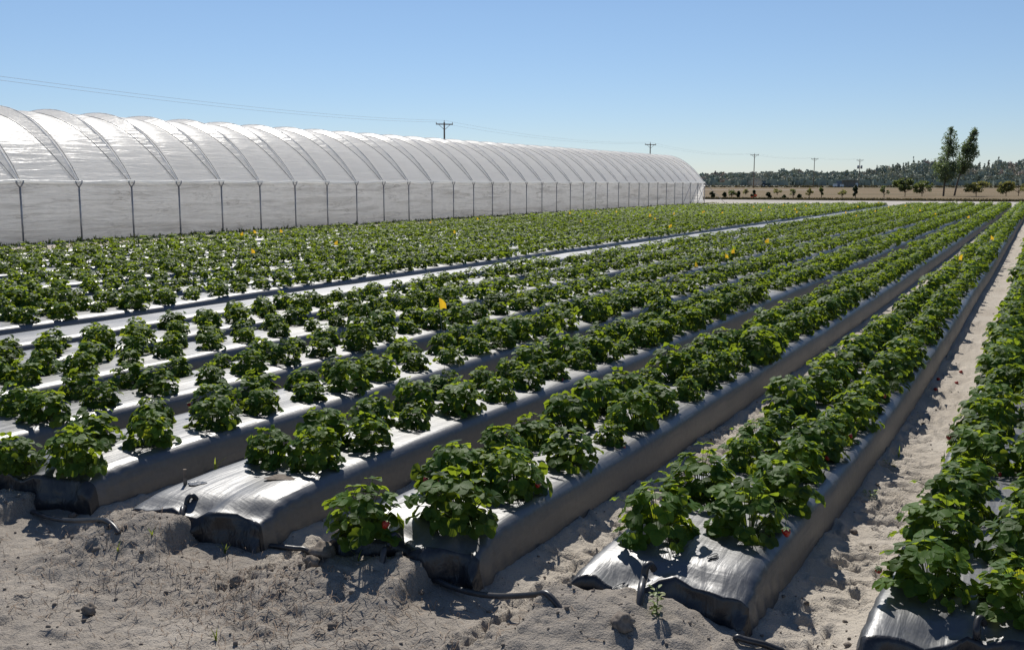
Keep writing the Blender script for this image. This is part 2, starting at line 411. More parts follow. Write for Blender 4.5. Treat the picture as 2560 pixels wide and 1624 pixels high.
for i, bx in enumerate(BX):
    y0, y1 = BY0[i], BY1[i]
    ys = [y0]
    st = .022 if i < 6 else .12
    while ys[-1] < y1:
        q = ys[-1]
        ys.append(q + (st if q < 5.6 else .07 if q < 9 and i < 9 else .25 if q < 20 else .6 if q < 45 else 1.5))
    ys = np.array(ys); ys[-1] = y1
    caps = [(1.0, .064), (.93, .062), (.80, .054), (.66, .062), (.52, .05), (.38, .052), (.24, .04), (.12, .034), (.04, .026), (.008, .014)]   # (drop fraction, forward reach) of the end face
    rows = []
    yy0 = np.concatenate([[y0] * len(caps), ys, [y1 + .05]])
    nx = len(PRX)
    V = np.zeros((len(yy0), nx, 3))
    skew = .25 * PRX + .035 * vn(PRX * 6, np.full(nx, i * 2.7), 17) + .02 * vn(PRX * 17, np.full(nx, i * 5.1), 18)
    if i > 8: skew *= .3
    for r, yv in enumerate(yy0):
        drop, reach = caps[r] if r < len(caps) else (0, 0)
        if r == len(yy0) - 1: drop = 1
        fade = math.exp(-max(0, yv - y0) / .35)
        z = PRZ.copy()
        z = np.where(z > 0, z * (1 - drop) * (1 - .20 * math.exp(-max(0, yv - y0) / .15)), z)
        x = PRX.copy()
        top = np.clip(PRZ / .25, 0, 1) * (1 - drop)
        z = z + top * float(bed_top_wave(i, np.array(yv))) + top * .010 * vn(PRX * 5 + i, np.full(nx, yv * 1.3), 8) + top * fade * .006 * vn(PRX * 16 + yv * 5, np.full(nx, yv * 2.5 + i), 28)
        for (dx, dy, dep, sx, sy) in DIPS.get(i, []):
            z = z - top * dep * np.exp(-((PRX - dx) / sx) ** 2 - ((yv - y0 - dy) / (sy * .62)) ** 2) * .8
        amp = .006 if yv < 12 else .003
        x = x + amp * vn(np.full(nx, yv * 2.1), PRX * 4 + i * 7, 9) + .012 * float(vn(np.array(yv * .25), np.array(i * 3.1), 12))
        # pleats fanning round the corners at the end
        x = x + np.sign(PRX) * fade * .007 * np.sin(PRZ * 90 + yv * 60) * (np.abs(PRX) > .33)
        V[r, :, 0] = bx + x + bow(yv); V[r, :, 2] = z
        V[r, :, 1] = yv + skew * fade - reach * np.clip(.7 + .9 * vn(PRX * 13, np.full(nx, i * 1.3 + drop * 2.5), 19), .15, 1.7) - (.012 * drop * vn(PRX * 34, np.full(nx, i * 2.3 + drop), 23) if drop > .05 else 0) if r < len(caps) + len(ys) else yv
    o = link('raised_bed', quads_mesh('raised_bed', V.reshape(-1, 3), grid_faces(len(yy0), nx)[:, ::1], M['film']))
    o.data.materials.append(M['film_end'])
    nf = (nx - 1)
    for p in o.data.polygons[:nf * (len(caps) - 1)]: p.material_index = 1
    tag(o, BED_LABEL[i], 'raised bed', 'plastic-covered strawberry beds')

# ------------------------------------------------------------------ strawberry plants
def leaflet(nu, nv, serr):
    u = np.linspace(0, 1, nu); v = np.linspace(-1, 1, nv)
    w = .50 * np.sin(PI * np.clip(u, 0, 1) ** 1.12) ** .62; w[0] = .06; w[-1] = .16
    if serr: w = w * (1 + .07 * np.where(np.arange(nu) % 2 == 0, 1, -1)); w[0] = .05
    P = np.zeros((nu, nv, 3))
    P[:, :, 0] = u[:, None] + .03 * (1 - np.abs(v))[None, :] * (u[:, None] > .9)
    P[:, :, 1] = w[:, None] * v[None, :]
    P[:, :, 2] = .26 * np.abs(P[:, :, 1]) ** 1.25 - .16 * u[:, None] ** 2.2
    return P.reshape(-1, 3), grid_faces(nu, nv)
LODS = {0: leaflet(8, 5, True), 1: leaflet(4, 3, False), 2: leaflet(3, 3, False), 3: leaflet(3, 2, False)}
def plant_arrays(lod, seed, nleaf, three=True, big=1.0):
    r = np.random.default_rng(seed); LV, LF = LODS[lod]
    V, F, T, stalks = [], [], [], []
    off = 0; lopx, lopy = r.normal(0, .02, 2)
    for k in range(nleaf):
        t = (k + r.uniform(0, .9)) / nleaf
        ph = k * 2.399 + r.normal(0, .35)
        th = (t ** .62) * R(102) + r.normal(0, .09)
        if k < nleaf * .12 and three: th = r.uniform(.2, .9)
        rad, hgt = .165 + r.normal(0, .018), .205 + r.normal(0, .022)
        if r.random() < .10: rad *= 1.22; hgt *= 1.1
        if r.random() < .30 and t > .25: rad *= r.uniform(.5, .8)
        b = np.array([rad * math.sin(th) * math.cos(ph) + lopx, rad * math.sin(th) * math.sin(ph) + lopy, .045 + hgt * max(-.12, math.cos(th)) ** 1.0 if math.cos(th) > 0 else .045 + .1 * math.cos(th)])
        N = np.array([math.sin(th) * .62 * math.cos(ph), math.sin(th) * .62 * math.sin(ph), abs(math.cos(th)) * .7 + .62]) + r.normal(0, .25, 3)
        N /= np.linalg.norm(N)
        Fw = np.array([math.cos(ph), math.sin(ph), -.18 - .3 * t]) + r.normal(0, .3, 3); Fw -= N * Fw.dot(N); Fw /= np.linalg.norm(Fw)
        S = np.cross(N, Fw); size = (.059 + r.normal(0, .008)) * big * (1.0 if t > .15 else .85)
        tint = np.clip(r.normal(.5, .22) + (.12 if t < .35 else -.08), .02, .98)
        if r.random() < .04: tint = 1.0
        for a in ((0, 1.0), (R(72) + r.normal(0, .1), .92), (-R(72) + r.normal(0, .1), .92)) if three else ((0, 1.9),):
            c, s = math.cos(a[0]), math.sin(a[0]); f2 = Fw * c + S * s; s2 = -Fw * s + S * c
            curl = r.normal(1, .5)
            P = LV * np.array([1, 1 if three else .9, curl]) * size * a[1]
            V.append(b - Fw * size * .1 + P[:, :1] * f2 + P[:, 1:2] * s2 + P[:, 2:] * N)
            F.append(LF + off); off += len(LV); T.append(np.full(len(LV), np.clip(tint + r.normal(0, .05), 0, 1)))
        stalks.append((b, ph, rad))
    return np.concatenate(V), np.concatenate(F), np.concatenate(T), stalks

NV = 14
HERO = []
for s in range(NV):
    V, F, T, st = plant_arrays(0, 100 + s, 68 + (s * 5) % 16)
    me = quads_mesh('foliage', V, F, M['leaf'], True, {'tint': T})
    b = MB()
    for (p, ph, rad) in st:
        e = Vector(p); o = Vector((math.cos(ph) * .012, math.sin(ph) * .012, -.02)); mid = o.lerp(e, .55) + Vector((0, 0, .035))
        b.tube([o, o.lerp(mid, .6), mid, mid.lerp(e, .55) + Vector((0, 0, .008)), e], [.0024, .0022, .002, .0018, .0016], 4, False)
    HERO.append((me, b.mesh('stems', M['stem'], True)))
def lod_set(lod, n, nl, three, big): return [plant_arrays(lod, 500 + lod * 40 + k, nl, three, big)[:3] for k in range(n)]
LOD1, LOD2, LOD3 = lod_set(1, 10, 42, True, 1.1), lod_set(2, 8, 26, True, 1.2), lod_set(3, 8, 26, False, 1.15)

# a ripe berry and its calyx
bm_ = MB(); nn = 10; bv, bf = [], []
pr = [(0, 0), (.0085, -.001), (.0125, -.006), (.0125, -.012), (.0095, -.02), (.005, -.027), (0, -.030)]
for (r_, z_) in pr[1:-1]:
    for k in range(nn): bv.append((r_ * math.cos(2 * PI * k / nn), r_ * math.sin(2 * PI * k / nn), z_))
for j in range(len(pr) - 3):
    for k in range(nn): bf.append((j * nn + k, (j + 1) * nn + k, (j + 1) * nn + (k + 1) % nn, j * nn + (k + 1) % nn))
bf += [tuple(range(nn)), tuple(range((len(pr) - 3) * nn + nn - 1, (len(pr) - 3) * nn - 1, -1))]
BERRY = bm_.add(bv, bf).mesh('strawberry', M['berry'], True)
cb = MB()
for k in range(6):
    a = 2 * PI * k / 6; c, s = math.cos(a), math.sin(a)
    cb.add([(0, 0, .0015), (c * .008 - s * .004, s * .008 + c * .004, .001), (c * .016, s * .016, -.003), (c * .008 + s * .004, s * .008 - c * .004, .001)], [(0, 1, 2, 3)])
cb.tube([(0, 0, 0), (.002, .001, .012), (.006, .002, .022)], .0012, 4)
CALYX = cb.mesh('calyx', M['stem'])

# surveyed positions of the first plants in the near rows, then regular planting with gaps
FIRST = {(0, 0): [3.95, 4.44, 4.9], (0, 1): [3.92, 4.36, 4.82], (1, 0): [4.03, 4.61, 5.2], (1, 1): [4.20, 4.72, 5.18], (2, 0): [3.50, 4.10, 4.59], (2, 1): [3.76, 4.22, 4.78],
         (3, 0): [4.10, 4.55, 5.0], (3, 1): [4.16, 4.59, 5.08], (4, 0): [3.42, 3.9, 4.4], (4, 1): [3.57, 4.01, 4.5], (5, 0): [3.7, 4.2, 4.7], (5, 1): [4.15, 4.58, 5.09]}
SPACING = .455
BIG = {(1, 0, 0): 1.08, (1, 1, 0): 1.06, (2, 0, 0): 1.06}
FIXED = [1.0, .94, 1.06, .9, 1.08, .97, 1.03, .92, 1.1]
plants = []                                                           # (bed, row, x, y, z, scale)
for i, bx in enumerate(BX):
    if i == 8: continue
    for row in (0, 1):
        ys = list(FIRST.get((i, row), [BY0[i] + .3 + RNG.uniform(0, .3)]))
        while ys[-1] < BY1[i] - .4: ys.append(ys[-1] + SPACING + RNG.normal(0, .03))
        for k, y in enumerate(ys):
            if y > 5.8 and RNG.random() < (.035 if i > 8 else .02): continue
            x = bx + float(bow(y)) + (-.16 if row == 0 else .165) + RNG.normal(0, .018)
            sc = (.77 if i < 4 else .72 if i < 6 else .66 if i < 9 else .72) * (float(np.clip(RNG.normal(1.0, .15), .55, 1.28)) if y > 4.9 or RNG.random() < 0 else BIG.get((i, row, k), FIXED[(i * 7 + row * 3 + k) % 9]) * (1.0 if i == 0 else 1.12 if i < 3 else 1.04))
            if i == 0: sc *= 1.1
            if y > 14: sc *= 1.03
            if (i, row, k) == (2, 0, 0): x -= .02
            plants.append((i, row, x, y, BEDH * (1 - .20 * math.exp(-max(0, y - BY0[i]) / .15)) + float(bed_top_wave(i, np.array(y))) - .008, sc))
P = np.array([(p[2], p[3], p[4] + .12) for p in plants])
px_, py_, dep = project(P)
# keep what the photograph's view could reach, and a few metres more on each side
keep = (dep > .5) & (px_ > -700) & (px_ < 3200) & (py_ < 2100)
size_px = 900.0 / np.maximum(dep, .1)
inview = keep & (px_ > -60) & (px_ < 2620) & (py_ < 1690)
order = [k for k in np.argsort(dep) if inview[k]][:300]
heroes = set(order)
BERRY_AT = [(1072, 1160), (1560, 1118), (1345, 1205), (1700, 1195), (1965, 1320), (1960, 1095), (2120, 1082), (2066, 1135), (2210, 985), (1975, 858), (2495, 1180), (965, 1300), (1230, 1128), (2095, 1420),
            (470, 985), (1405, 945), (1022, 950), (1115, 1090), (2370, 1083), (1070, 820)]
hp = {k: P[k] for k in order}
berry_for = {}
for (bx_, by_) in BERRY_AT:
    best = min(order, key=lambda k: (px_[k] - bx_) ** 2 + (py_[k] + size_px[k] * .1 - by_) ** 2)
    berry_for.setdefault(best, []).append((bx_, by_))
count = {}
for k in sorted(order, key=lambda k: plants[k][3]):
    i, row, x, y, z, sc = plants[k]
    n = count.get((i, row), 0); count[(i, row)] = n + 1
    side = 'tunnel-side' if row == 0 else 'aisle-side'
    where = 'from the near end' if i < 5 else 'in view'
    berries = berry_for.get(k, [])
    look = 'fruiting strawberry plant' if berries else ('small strawberry plant' if sc < .62 else 'big strawberry plant' if sc > .92 else 'leafy strawberry plant')
    lab = '%s, %s %s, %s row of %s' % (look, ORD[n], where, side, BED_SHORT[i])
    t = empty('strawberry_plant', (x, y, z), lab, 'strawberry plant', 'strawberry plants in the near part of the field', random.uniform(0, 2 * PI))
    t.scale = (sc, sc, sc * random.uniform(.92, 1.12))
    me, sm = HERO[random.randrange(NV)]
    link('foliage', me, t); link('stems', sm, t)
    inv = (Matrix.Translation((x, y, z)) @ Matrix.Rotation(t.rotation_euler.z, 4, 'Z') @ Matrix.Diagonal((*t.scale, 1))).inverted()
    for (bx_, by_) in berries:
        d = Vector(ray(bx_, by_)).normalized(); c = Vector((0, 0, CH)); tt = (Vector((x, y, z + .05)) - c).dot(d)
        q = c + d * (tt - .13)
        q.z = max(q.z, z + .03); v = Vector((q.x - x, q.y - y)); 
        if v.length > .21: v = v.normalized() * .21
        if v.length < .16: v = v.normalized() * .16
        q.x, q.y = x + v.x, y + v.y; q.z = min(q.z, z + .10)
        b = link('strawberry', BERRY, t); b.location = inv @ q; b.rotation_euler = (random.uniform(-.5, .5), random.uniform(-.5, .5), random.uniform(0, 6)); s = random.uniform(1.15, 1.6); b.scale = (s, s, s)
        link('calyx', CALYX, b)
# every farther plant: past the 300 that show largest, one object
VV, FF, TT = [], [], []; off = 0
rest = [k for k in range(len(plants)) if keep[k] and k not in heroes]
bins = {}
for k in rest:
    d = dep[k]; L = LOD1 if d < 21 else LOD2 if d < 42 else LOD3
    bins.setdefault((0 if d < 21 else 1 if d < 42 else 2, random.randrange(len(L))), []).append(k)
for (l, vi), ks in bins.items():
    V, F, T = (LOD1, LOD2, LOD3)[l][vi]
    n = len(ks); a = RNG.uniform(0, 2 * PI, n); ca, sa = np.cos(a)[:, None], np.sin(a)[:, None]
    sc = np.array([plants[k][5] for k in ks])[:, None] * (1.0 if l < 2 else 1.05)
    W = np.stack([(V[None, :, 0] * ca - V[None, :, 1] * sa) * sc, (V[None, :, 0] * sa + V[None, :, 1] * ca) * sc, V[None, :, 2] * sc * RNG.uniform(.92, 1.1, n)[:, None]], -1)
    W += np.array([[plants[k][2], plants[k][3], plants[k][4]] for k in ks])[:, None, :]
    VV.append(W.reshape(-1, 3)); FF.append((F[None] + (np.arange(n) * len(V))[:, None, None]).reshape(-1, 4) + off); off += n * len(V)
    TT.append((np.clip(T[None] + RNG.normal(0, .10, n)[:, None], 0, 1)).ravel())
o = link('strawberry_foliage', quads_mesh('strawberry_foliage', np.concatenate(VV), np.concatenate(FF), M['leaf'], True, {'tint': np.concatenate(TT)}))
tag(o, 'rows of leafy green strawberry plants filling the far field', 'strawberry plants', kind='stuff')

# ------------------------------------------------------------------ marker flags
FL = [(1110, 770), (1922, 600), (1812, 624), (1848, 621), (1734, 643), (2394, 638), (2496, 594), (2422, 539), (2299, 522), (2263, 511), (2286, 514), (2198, 506), (2220, 513), (2178, 523), (2126, 529),
      (2142, 532), (2145, 513), (2055, 508), (2013, 512), (1960, 508), (1987, 521), (1976, 528), (1910, 514), (1896, 514), (1898, 524), (1806, 526), (1761, 523), (1754, 527), (2336, 527), (2312, 503),
      (1145, 573), (1077, 550), (1181, 541), (1427, 529), (1464, 548), (1501, 526), (1547, 523), (1620, 517), (1614, 537), (1635, 534), (1622, 533), (1675, 533), (1673, 556), (1684, 556), (638, 576), (613, 579), (695, 573), (840, 603), (626, 621)]
fw = MB().tube([(0, 0, -.05), (.004, 0, .2), (.0, .002, .54)], .0018, 4).mesh('wire', M['steel'])
fr = MB().tube([(0, 0, -.05), (.004, 0, .25), (.0, .002, .62)], .0022, 4).mesh('wire', M['steel'])
def flag_mesh(w, h, z, s):
    v = []; n = 5
    for a in range(n):
        q = a / (n - 1); 
        for b in range(3):
            tt = b / 2
            v.append((q * w, .018 * math.sin(q * 3 + s) + .01 * q * tt, z - tt * h * (1 - .55 * q) - .03 * q * q - .2 * q * h))
    return quads_mesh('pennant', v, grid_faces(n, 3), M['flag'])
fms = [flag_mesh(.07, .095, .54, s) for s in (0, 1.5, 3)]
fpos = []
for (fx, fy) in FL:
    p = on_plane(fx, fy, BEDH + .47); fpos.append((p.x, min(p.y, 62 if p.x < -18 else 64.5 if p.x < -15.5 else 73)))
nb = {}
for k in sorted(range(len(FL)), key=lambda k: fpos[k][1]):
    x, y = fpos[k]
    i = min(range(len(BX)), key=lambda i: abs(BX[i] - x))
    x = max(BX[i] - .27, min(BX[i] + .27, x))
    n = nb.get(i, 0); nb[i] = n + 1
    lab = 'yellow wire flag, %s from the near end along %s' % (ORD[n], BED_SHORT[i])
    if k == 0: lab = 'tall yellow flag on a bare wire, nearest the camera, amid the plants'
    t = empty('marker_flag', (x, y, BEDH), lab, 'marker flag', 'yellow marker flags among the strawberry plants', YAW + random.uniform(-.7, .7) + (PI if k % 2 else 0))
    if 1: t.rotation_euler.x = random.uniform(-.12, .12); t.rotation_euler.y = random.uniform(-.12, .12)
    if k: s = random.uniform(.72, .95); t.scale = (s, s, s)
    link('wire', fw, t); link('pennant', fms[k % 3], t)
    if k == 0: t.scale = (.8, .8, 1.08); t.location.z -= .02

# ------------------------------------------------------------------ pipes and small things on the headland
def spline(pts, n=10):
    pts = [Vector(p) for p in pts]; out = []
    for i in range(len(pts) - 1):
        a, b, c, d = pts[max(i - 1, 0)], pts[i], pts[i + 1], pts[min(i + 2, len(pts) - 1)]
        for k in range(n):
            t = k / n
            out.append(.5 * ((2 * b) + (c - a) * t + (2 * a - 5 * b + 4 * c - d) * t * t + (3 * b - a - 3 * c + d) * t ** 3))
    return out + [pts[-1]]
def pipe(p0, p1, label, lift=.03):
    a, b = gpt(*p0), gpt(*p1); d = (b - a)
    pts = [a - d * .05 + Vector((0, 0, -.03)), a + Vector((0, 0, .012))]
    for q in np.arange(.12, .95, .08):
        m_ = a + d * float(q); m_.z = gz(m_.x, m_.y) + .011; pts.append(m_)
    for _ in range(14):                                              # a stiff pipe bridges small hollows
        for q in range(2, len(pts) - 1): pts[q].z = max(pts[q].z, (pts[q - 1].z + pts[q + 1].z) / 2)
    pts += [b + Vector((0, 0, .0)), b + d * .05 + Vector((0, 0, -.03))]
    o = MB().tube(spline(pts, 4), .0125, 12).build('irrigation_pipe', M['black_pipe'], smooth=True)
    tag(o, label, 'pipe', 'black irrigation pipes crossing the aisle mouths')
pipe((84, 1284), (285, 1317), 'black irrigation pipe lying in sand before the folded-end bed')
pipe((512, 1352), (785, 1390), 'black irrigation pipe lying before the wooden-stake bed, beside a big clod')
pipe((1085, 1459), (1395, 1513), 'black irrigation pipe crossing the aisle before the bed with white pipe')
pipe((1840, 1602), (1975, 1632), 'pale-lit irrigation pipe emerging from sand at the picture bottom beside the wide aisle')

def riser(x, y, z, gx_, gy_, label, r=.012):
    g = gz(gx_, gy_)
    pts = [(x + .02, y + .03, z - .02), (x + .01, y + .012, z + .006), (x, y - .01, z), (x, y - .03, z - .04), ((x + gx_) / 2, (y + gy_) / 2 - .02, (z + g) / 2), (gx_, gy_, g - .04)]
    o = MB().tube(spline(pts, 6), r, 8).build('drip_riser', M['black_pipe'], smooth=True)
    tag(o, label, 'drip tube', 'black drip tubes at the bed ends')
def bed_end(i): return BX[i] + float(bow(3.5)), BY0[i]
e = bed_end(1); q = on_plane(1617, 1412, .24); g = gpt(1597, 1528)
riser(q.x, q.y, .235, g.x, g.y, 'black drip tube hanging down the end of the slit-ended bed', .015)
q = on_plane(980, 1330, .24); g = gpt(953, 1405)
riser(q.x, q.y, .22, g.x, g.y, 'black drip tube under the short white pipe stub', .014)
q = on_plane(474, 1240, .22); g = gpt(452, 1302)
riser(q.x, q.y, .215, g.x, g.y, 'black drip tube sagging over the end of the wooden-stake bed', .013)
q = on_plane(2445, 1540, .24); g = gpt(2440, 1640)
riser(q.x, q.y, .225, g.x, g.y, 'black drip tube looping over the end of the corner bed', .013)
a = on_plane(972, 1331, .22); b = on_plane(1001, 1308, .235)
o = MB().tube([a, a.lerp(b, .5), b + (b - a) * .1], .011, 10).build('pipe_stub', M['white_pipe'], smooth=True)
tag(o, 'short white plastic pipe stub poking from the bed end under a plant', 'pipe stub')
s = on_plane(464, 1222, .20)
o = MB().box((s.x, s.y, .225), (.018, .012, .16), .5, .9).build('wooden_stake', M['wood'])
tag(o, 'small grey wooden stake standing in the end of a bare bed', 'stake')
M['tag'] = plain('shaded_tag', (.32, .30, .27), .6, .3)  # white tag standing in shade; the shade is painted in as grey
s = plants[[k for k in order if plants[k][0] == 1 and plants[k][1] == 0][0]]
o = MB().box((s[2] - .005, s[3] - .175, s[4] + .08), (.012, .003, .045), YAW, .8).build('plant_tag', M['tag']); tag(o, 'small white plant tag in front of a plant on the slit-ended bed', 'plant tag')
# slits and holes in the film are dark patches laid on top of it, some with small raised lips
def film_hole(px, py, lx, ly, rz, label, name, mat, lip=True):
    p = on_plane(px, py, BEDH); i = min(range(len(BX)), key=lambda i: abs(BX[i] - p.x))
    z = BEDH + float(bed_top_wave(i, np.array(p.y)))
    dg = bpy.context.evaluated_depsgraph_get(); hit = SC.ray_cast(dg, Vector((p.x, p.y, .6)), Vector((0, 0, -1)))
    if hit[0]: z = hit[1].z
    b = MB(); n = 16; v = [(0, 0, .004)]; f = []
    for k in range(n):
        a = 2 * PI * k / n; w = 1 + .25 * math.sin(3 * a + px)
        v.append((lx * math.cos(a) * w, ly * math.sin(a) * w, .003))
    for k in range(n): f.append((0, 1 + k, 1 + (k + 1) % n))
    b.add(v, f)
    o = b.build(name, mat); o.location = (p.x, p.y, z + .001); o.rotation_euler.z = rz
    if lip:
        pts = [(lx * 1.12 * math.cos(a) * (1 + .2 * math.sin(3 * a + px)), ly * 1.25 * math.sin(a) * (1 + .2 * math.sin(3 * a + px)), .004 + .006 * max(0, math.sin(a))) for a in np.linspace(0, 2 * PI, 18)]
        MB().tube(pts, .002, 5, False).build('torn_lip', M['film'], o, True)
    tag(o, label, 'hole')
bpy.context.view_layer.update()
film_hole(1553, 1407, .045, .011, YAW + .9, 'longer dark slit torn in the bare plastic of the slit-ended bed', 'film_slit', M['film_end'])
film_hole(1784, 1383, .028, .009, YAW + .7, 'short dark slit in the plastic below a berry plant', 'film_slit', M['film_end'])
film_hole(700, 1195, .075, .05, .3, 'ragged planting hole with dry debris in bright plastic', 'planting_hole', M['clod'], False)
film_hole(490, 1201, .05, .035, .2, 'empty dark planting hole beside the wooden stake', 'planting_hole', M['film_end'], False)

# sprouts and weeds
M['sprout'] = leaf_material('grass_sprout', (.08, .12, .02), (.16, .22, .04), (.40, .46, .06), .45, .5, False)
M['weed'] = leaf_material('weed_leaf', (.06, .10, .02), (.13, .19, .035), (.36, .44, .05), .42, .5, False)
def sprout(px, py, h, n, label, mat='sprout', z=None, seed=0):
    r = random.Random(seed + int(px)); p = gpt(px, py) if z is None else on_plane(px, py, z)
    v, f = [], []
    for k in range(n):
        a = r.uniform(0, 2 * PI); l = h * r.uniform(.6, 1.1); lean = r.uniform(.15, .65); w = .0035 + h * .016; o = len(v)
        for j in range(5):
            t = j / 4; d = l * lean * t * t; c, s = math.cos(a), math.sin(a); ww = w * (1 - t) ** .6 if t else w * .6
            zz = l * t * (1 - .25 * lean * t)
            v += [(d * c - s * ww, d * s + c * ww, zz - .01), (d * c + s * ww, d * s - c * ww, zz - .01)]
        f += [(o + 2 * j, o + 2 * j + 1, o + 2 * j + 3, o + 2 * j + 2) for j in range(4)]
    o = link('grass_sprout', quads_mesh('grass_sprout', v, f, M[mat], True, {'tint': [r.uniform(.3, .8)] * len(v)})); o.location = p
    tag(o, label, 'grass sprout')
sprout(538, 1184, .17, 3, 'tall three-bladed green sprout between the folded-end and wooden-stake beds', z=.04)
sprout(563, 1385, .07, 5, 'small green grass tuft growing beside the pipe and before the bright bed')
sprout(518, 1335, .08, 3, 'thin yellow-green sprout on the mound before the wooden-stake bed')
sprout(380, 1340, .06, 4, 'low pale sprout on sand just below the wooden stake')
sprout(295, 1378, .06, 4, 'dry reddish sprout on open sand past the first pipe')
sprout(896, 1402, .10, 3, 'upright green blade on the mound under the white pipe plant')
sprout(842, 1372, .07, 4, 'small curled sprout at the dark corner of the white pipe bed', seed=3)
sprout(415, 1232, .05, 3, 'tiny yellow sprout on the plastic beside the wooden stake', z=.06)
sprout(540, 1600, .06, 6, 'green grass tuft on sand near the picture bottom')
sprout(2247, 1142, .12, 2, 'single pale straw stalk standing in the wide aisle', 'sprout')
def weed(px, py, h, n, label, ll=.03, z=None, spread=.5, mat='weed', droop=.3):
    r = random.Random(int(px * 3 + py)); p = gpt(px, py) if z is None else on_plane(px, py, z)
    t = empty('weed_plant', p, label, 'weed')
    LV, LF = LODS[1]; V, F, T = [], [], []; off = 0; b = MB()
    for k in range(n):
        q = (k + .5) / n; a = k * 2.4 + r.uniform(-.3, .3); st = q * h
        base = np.array([math.cos(a) * spread * h * .5 * q * .4, math.sin(a) * spread * h * .5 * q * .4, st])
        Fw = np.array([math.cos(a), math.sin(a), r.uniform(.0, .8) - droop * (1 - q)]); Fw /= np.linalg.norm(Fw)
        N = np.array([0, 0, 1.0]) - Fw * Fw[2]; N /= np.linalg.norm(N); S = np.cross(N, Fw)
        s = ll * r.uniform(.75, 1.2); PQ = LV * np.array([1, .62, 1]) * s
        V.append(base + Fw * spread * ll * .3 + PQ[:, :1] * Fw + PQ[:, 1:2] * S + PQ[:, 2:] * N); F.append(LF + off); off += len(LV); T.append(np.full(len(LV), r.uniform(.2, .9)))
    b.tube([(0, 0, -.02), (.004, 0, h * .5), (0, 0, h)], [.003, .0025, .0015], 5)
    link('foliage', quads_mesh('foliage', np.concatenate(V), np.concatenate(F), M[mat], True, {'tint': np.concatenate(T)}), t); b.build('stem', M['stem'], t, True)
weed(1640, 1535, .10, 26, 'small upright narrow-leaved weed in front of the slit-ended bed', .024)
weed(2385, 1638, .09, 22, 'low leafy weed at the picture bottom before the corner bed end', .045, spread=1.2)
weed(2500, 1640, .11, 26, 'second leafy weed at the picture bottom, beside the corner drip tube', .05, spread=1.2)
weed(2175, 1240, .025, 14, 'tiny green weed patch on the sand of the wide aisle', .025, spread=2)
weed(2222, 1162, .02, 10, 'tiny flat weed in the wide aisle beyond the green patch', .025, spread=2)
weed(1514, 1195, .10, 12, 'young runner plantlet hanging on the side of the white pipe bed', .04, spread=1)
weed(1482, 1250, .08, 8, 'small trailing weed at the foot of the white pipe bed side', .035, spread=1)
weed(925, 1375, .10, 10, 'reddish dry weed under the first plant of the white pipe bed', .02, spread=.8)
# fallen berries in the wide aisle
for (bx_, by_, lab) in ((2344, 951, 'red strawberry dropped on sand, nearest the big bare bed side'), (2396, 960, 'red strawberry dropped in the middle of the wide aisle'), (2341, 977, 'dark red strawberry dropped on sand, nearest the camera'), (2405, 933, 'red strawberry dropped near the corner bed plants')):
    p = gpt(bx_, by_); o = link('fallen_strawberry', BERRY); o.location = p + Vector((0, 0, .012)); o.rotation_euler = (1.4, .2, random.uniform(0, 6)); o.scale = (1.3,) * 3
    tag(o, lab, 'strawberry', 'strawberries dropped in the wide aisle')

# clods: two big ones are things, the crumbs are stuff
for (cx_, cy_, r_, lab) in ((806, 1392, .060, 'big grey soil clod at the end of the second pipe'), (1115, 1450, .048, 'rounded grey soil clod at the mouth of the third pipe'),
                            (780, 1412, .035, 'smaller grey clod lying below the big clod'), (593, 1458, .03, 'dry clod tangled with rootlets on open sand'), (223, 1530, .03, 'dark hollow clod on the sand near the picture corner'),
                            (1558, 1568, .04, 'knobbly soil clod under the slit-ended bed drip tube')):
    p = gpt(cx_, cy_); b = MB().blob((0, 0, 0), (r_, r_ * .9, r_ * .85), cx_, .6, 18, 12)
    o = b.build('soil_clod', M['clod'], smooth=True); o.location = p + Vector((0, 0, r_ * .35)); tag(o, lab, 'clod')
cv, cf = [], []
bb = [MB().blob((0, 0, 0), (1, .9, .7), 3 + k, .7, 6, 4) for k in range(6)]
b = MB()
for k in range(5200):
    if k < 3600:
        x, y = random.uniform(-6, 1.2), random.uniform(1.9, 3.75)
        if RNG.random() > .18 + .9 * float(np.clip(Zf[np.searchsorted(gy, y), np.searchsorted(gx, x)] * 7, 0, 1)): continue
    else:
        i = random.randrange(0, 6); y = 3.4 + random.expovariate(.35); x = (BX[i] + BX[i + 1]) / 2 + random.gauss(0, .13) + float(bow(y))
        if i == 0 and random.random() < .5: pass
    r_ = min(.022, .0028 * math.exp(random.gauss(0, .65)) * (1.5 if y < 3.7 else 1.2))
    src = bb[k % 6]; a = random.uniform(0, 6.28); c, s = math.cos(a) * r_, math.sin(a) * r_; z0 = gz(x, y) + r_ * .25
    b.add([(x + vx * c - vy * s, y + vx * s + vy * c, z0 + vz * r_) for vx, vy, vz in src.v], src.f)
tag(b.build('soil_crumbs', M['clod'], smooth=True), 'crumbled soil scattered over the sand', 'soil', kind='stuff')
